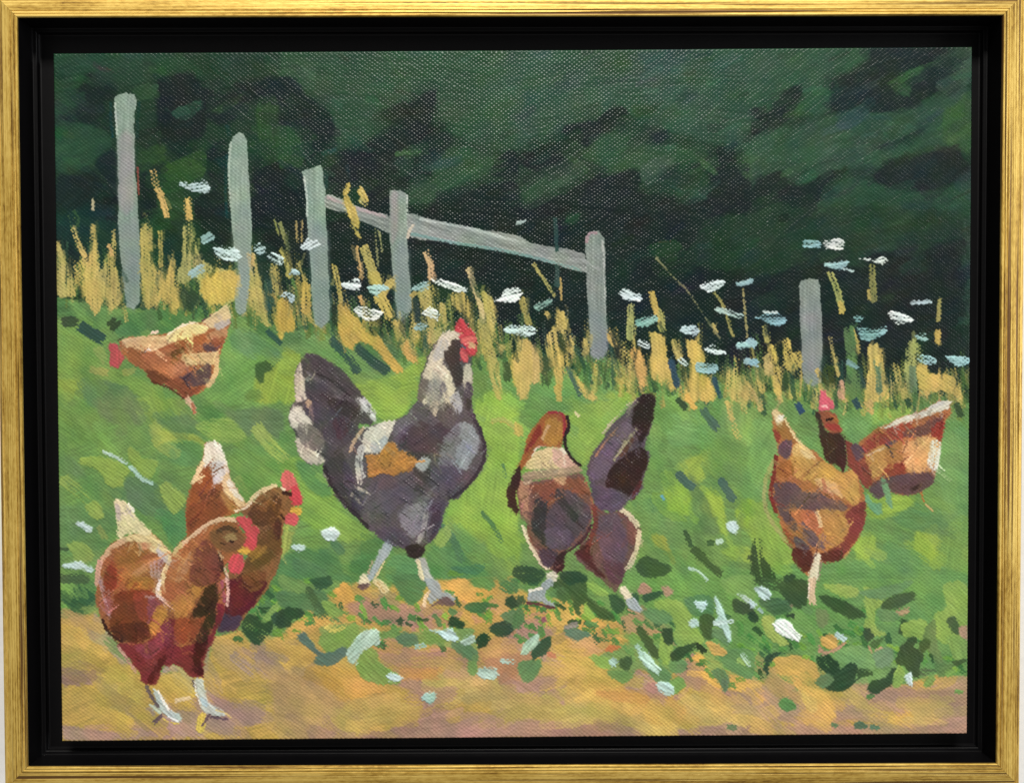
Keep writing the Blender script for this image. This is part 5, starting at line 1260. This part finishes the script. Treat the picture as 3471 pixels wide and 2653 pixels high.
# small overlapping leaves where the meadow runs out over the path
cur_part = PART_KEYS['meadow']
_lx = np.array([780, 1000, 1250, 1500, 1700, 1900, 2150, 2400, 2650, 2900, 3260.]); _ly = np.array([2080, 2060, 2140, 2150, 2090, 2060, 2170, 2230, 2200, 2230, 2200.])
_lp = [hexcol(h) for h in ('4a8544', '3a6a3a', '6f9e42', '5a9048', '82aa44', '35583a', '2f4c30', '54804c')]
for i in range(330):
    x = rng.uniform(760, 3270); y = np.interp(x, _lx, _ly) + rng.normal(-22, 52)
    q = np.array([x, y, 1.0]) @ H_PX2GRID.T; q = q[:2] / q[2]
    a = rng.uniform(-0.2, 1.4); L = rng.uniform(7, 19)
    e = np.array([math.cos(a), math.sin(a)]) * L / 2
    c = _lp[int(rng.choice(8, p=[.2, .15, .18, .17, .1, .08, .05, .07]))] * rng.uniform(0.92, 1.08)
    stroke([q - e, q + rng.normal(0, 1.2, 2), q + e], rng.uniform(4.5, 9.5), c.astype(np.float32), dry=0.5 * rng.random(), op=0.85, th=0.07, var=0.2)
run(DABS, 1.04, sat=0.84, fdef=0.55)
run(HENS, sat=0.86, fdef=0.6)
birds = np.isin(PID, [i for k, i in PART_KEYS.items() if k.startswith(('hen', 'rooster')) and not re.search('leg|comb|beak|wattle|head|face', k)])
smear(birds, 2300, (2.4, 6.0), (7, 20), 0.52)
# single loaded bristle marks, lighter and darker than the patch they lie on
def accents(region, n, wr, lr, up, th, angles):
    global cur_part
    keep = cur_part; cur_part = -1
    ys, xs = np.nonzero(region[::2, ::2])
    for i in rng.choice(len(ys), n):
        y, x = ys[i] * 2 + rng.uniform(0, 2), xs[i] * 2 + rng.uniform(0, 2)
        L = rng.uniform(*lr)
        a = math.radians(angles(x, y) + rng.normal(0, 16))
        e = np.array([math.cos(a), math.sin(a)]) * L
        p = np.array([x, y]); q = p + e
        if not (0 <= int(q[1]) < GH and 0 <= int(q[0]) < GW) or PID[int(q[1]), int(q[0])] != PID[int(y), int(x)]:
            continue
        c = np.clip(CANV[int(y), int(x)] * rng.choice(up) + rng.normal(0, 0.012, 3), 0.02, 0.95).astype(np.float32)
        stroke([p, p + e * 0.5 + rng.normal(0, 0.06 * L, 2), q], rng.uniform(*wr), c, dry=0.4 + 0.4 * rng.random(), op=0.8, th=th, var=0.2, body=0.5)
    cur_part = keep
accents(birds, 1000, (1.4, 3.0), (8, 24), [1.2, 1.14, 1.1, 0.74, 0.82], 0.11, lambda x, y: -52 if int(x / 60 + y / 75) % 2 else 42)

# ------------------------------------------------------------------ turn the paint film into meshes, one for each painted thing
def blur(a, n=1):
    for _ in range(n):
        p = np.pad(a, 1, mode='edge')
        a = (p[1:-1, 1:-1] * 4 + (p[:-2, 1:-1] + p[2:, 1:-1] + p[1:-1, :-2] + p[1:-1, 2:]) * 2 + p[:-2, :-2] + p[:-2, 2:] + p[2:, :-2] + p[2:, 2:]) / 16
    return a
WAMP = 0.1
Z = WEAVE * WAMP * (1 - 0.55 * FILL) + blur(HGT) * 1.8 + 0.25 * (smooth_noise(GH, GW, 260, 21) - 0.5)
# the canvas turns over the board's edge
edge = np.minimum(np.minimum(XX, GW - 1 - XX), np.minimum(YY, GH - 1 - YY))
wob = 0.8 * smooth_noise(GH, GW, 9, 33)
Z -= np.where(edge < 2.2, (2.2 - edge) * 0.16, 0.0)
Z[[0, -1], :] -= 0.8; Z[:, [0, -1]] -= 0.8
u = XX / (GW - 1); v = YY / (GH - 1)
tl, tr, br_, bl = [np.array(c) for c in CORN]
Hm = homography([(0, 0), (1, 0), (1, 1), (0, 1)], [tl, tr, br_, bl])
den = Hm[2, 0] * u + Hm[2, 1] * v + 1
PXm = (Hm[0, 0] * u + Hm[0, 1] * v + Hm[0, 2]) / den
PYm = (Hm[1, 0] * u + Hm[1, 1] * v + Hm[1, 2]) / den
inx = np.clip(edge, 0, 1)
VERT = np.stack([PXm, PYm, Z], -1).reshape(-1, 3).astype(np.float32) * MM
LIN = srgb2lin(np.clip(CANV, 0.004, 0.97)).reshape(-1, 3)

painting = empty('oil_painting')
tag(painting, 'oil painting of hens and a rooster beside a grey fence, inside the frame', 'painting')

bt = [(x, y) for (x, y) in CORN]
bv = [(x * 0.9985 * MM, y * 0.9985 * MM, z * MM) for z in (-0.75, -9.0) for (x, y) in bt]
mesh_obj('canvas_board', bv, [(3, 2, 1, 0), (4, 5, 6, 7), (0, 1, 5, 4), (1, 2, 6, 5), (2, 3, 7, 6), (3, 0, 4, 7)], BOARD, painting)

FID = PID[:-1, :-1].copy()
idx = np.arange(GH * GW).reshape(GH, GW)
QUAD = np.stack([idx[:-1, :-1], idx[1:, :-1], idx[1:, 1:], idx[:-1, 1:]], -1)
odd = ((np.arange(GH - 1)[:, None] + np.arange(GW - 1)[None, :]) % 2).astype(bool)
QUAD[odd] = np.roll(QUAD[odd], 1, axis=-1)      # alternate the diagonals
QUAD = QUAD.reshape(-1, 4)
flat = FID.reshape(-1)
order = np.argsort(flat, kind='stable')
bounds = np.searchsorted(flat[order], np.arange(len(PARTS) + 1))

def film(name, faces, parent):
    q = QUAD[faces]
    used, inv = np.unique(q, return_inverse=True)
    inv = inv.reshape(-1).astype(np.int32)
    me = bpy.data.meshes.new(name)
    nf = len(q)
    me.vertices.add(len(used)); me.loops.add(nf * 4); me.polygons.add(nf)
    me.vertices.foreach_set('co', VERT[used].reshape(-1))
    me.loops.foreach_set('vertex_index', inv)
    me.polygons.foreach_set('loop_start', np.arange(0, nf * 4, 4, dtype=np.int32))
    me.polygons.foreach_set('loop_total', np.full(nf, 4, dtype=np.int32))
    me.polygons.foreach_set('use_smooth', np.ones(nf, bool))
    at = me.color_attributes.new('pigment', 'FLOAT_COLOR', 'POINT')
    at.data.foreach_set('color', np.c_[LIN[used], np.ones(len(used))].astype(np.float32).reshape(-1))
    me.update(calc_edges=True)
    # normals of the whole film, so the seams between painted things do not show
    me.normals_split_custom_set_from_vertices(NRM[used].tolist())
    me.materials.append(PAINT)
    o = bpy.data.objects.new(name, me)
    COL.objects.link(o)
    o.parent = parent
    return o
G3 = VERT.reshape(GH, GW, 3).astype(np.float64)
du = np.gradient(G3, axis=1); dv = np.gradient(G3, axis=0)
NRM = np.cross(dv, du).reshape(-1, 3)
NRM /= np.linalg.norm(NRM, axis=1, keepdims=True) + 1e-12

LABELS = {
    'dark_trees': 'painted dark green trees behind the fence', 'meadow': 'painted bright green meadow', 'dirt_path': 'painted ochre and mauve dirt path',
    'fence_post_1': 'tall grey painted post, leftmost', 'fence_post_2': 'grey painted post, second from the left', 'fence_post_3': 'grey painted post where the rail begins',
    'fence_post_4': 'grey painted post crossed by the rail', 'fence_post_5': 'grey painted post where the rail ends', 'fence_post_6': 'short grey painted post at the right, standing alone',
    'fence_rail': 'sloping grey painted fence rail',
    'hen_pecking': 'painted tan hen pecking in the grass at the upper left', 'rooster': 'painted grey rooster with white neck and orange wing patch',
    'hen_walking': 'painted dark brown hen seen from behind, tail raised', 'hen_behind': 'painted rusty hen with white topped wing behind the others at the right',
    'hen_scratching': 'painted golden brown hen seen from behind on one leg', 'hen_rear_left': 'painted brown hen with white tail tip behind the front hen',
    'hen_front': 'painted red brown hen standing on the path at the lower left',
}
def plain(key):
    k = key.split('/')[-1]
    for pre in ('fence_post',):
        if k.startswith(pre): return pre
    if k.startswith('leg'): return 'leg'
    if key in ('rooster',): return 'painted_rooster'
    if '/' not in key and k.startswith('hen'): return 'painted_hen'
    return k
OBJ = {}
keys = [(i, PARTS[i]) for i in range(1, len(PARTS))]
keys.sort(key=lambda t: t[1].count('/'))
spare = order[bounds[0]:bounds[1]]
for i, key in keys:
    faces = order[bounds[i]:bounds[i + 1]]
    if key == 'meadow' and len(spare): faces = np.concatenate([faces, spare])
    if len(faces) < 4:
        continue
    own = painting
    if '/' in key:
        own = OBJ.get(key.split('/')[0], painting)
    o = film(plain(key), faces, own)
    if key in LABELS: o['label'] = LABELS[key]
    OBJ[key] = o
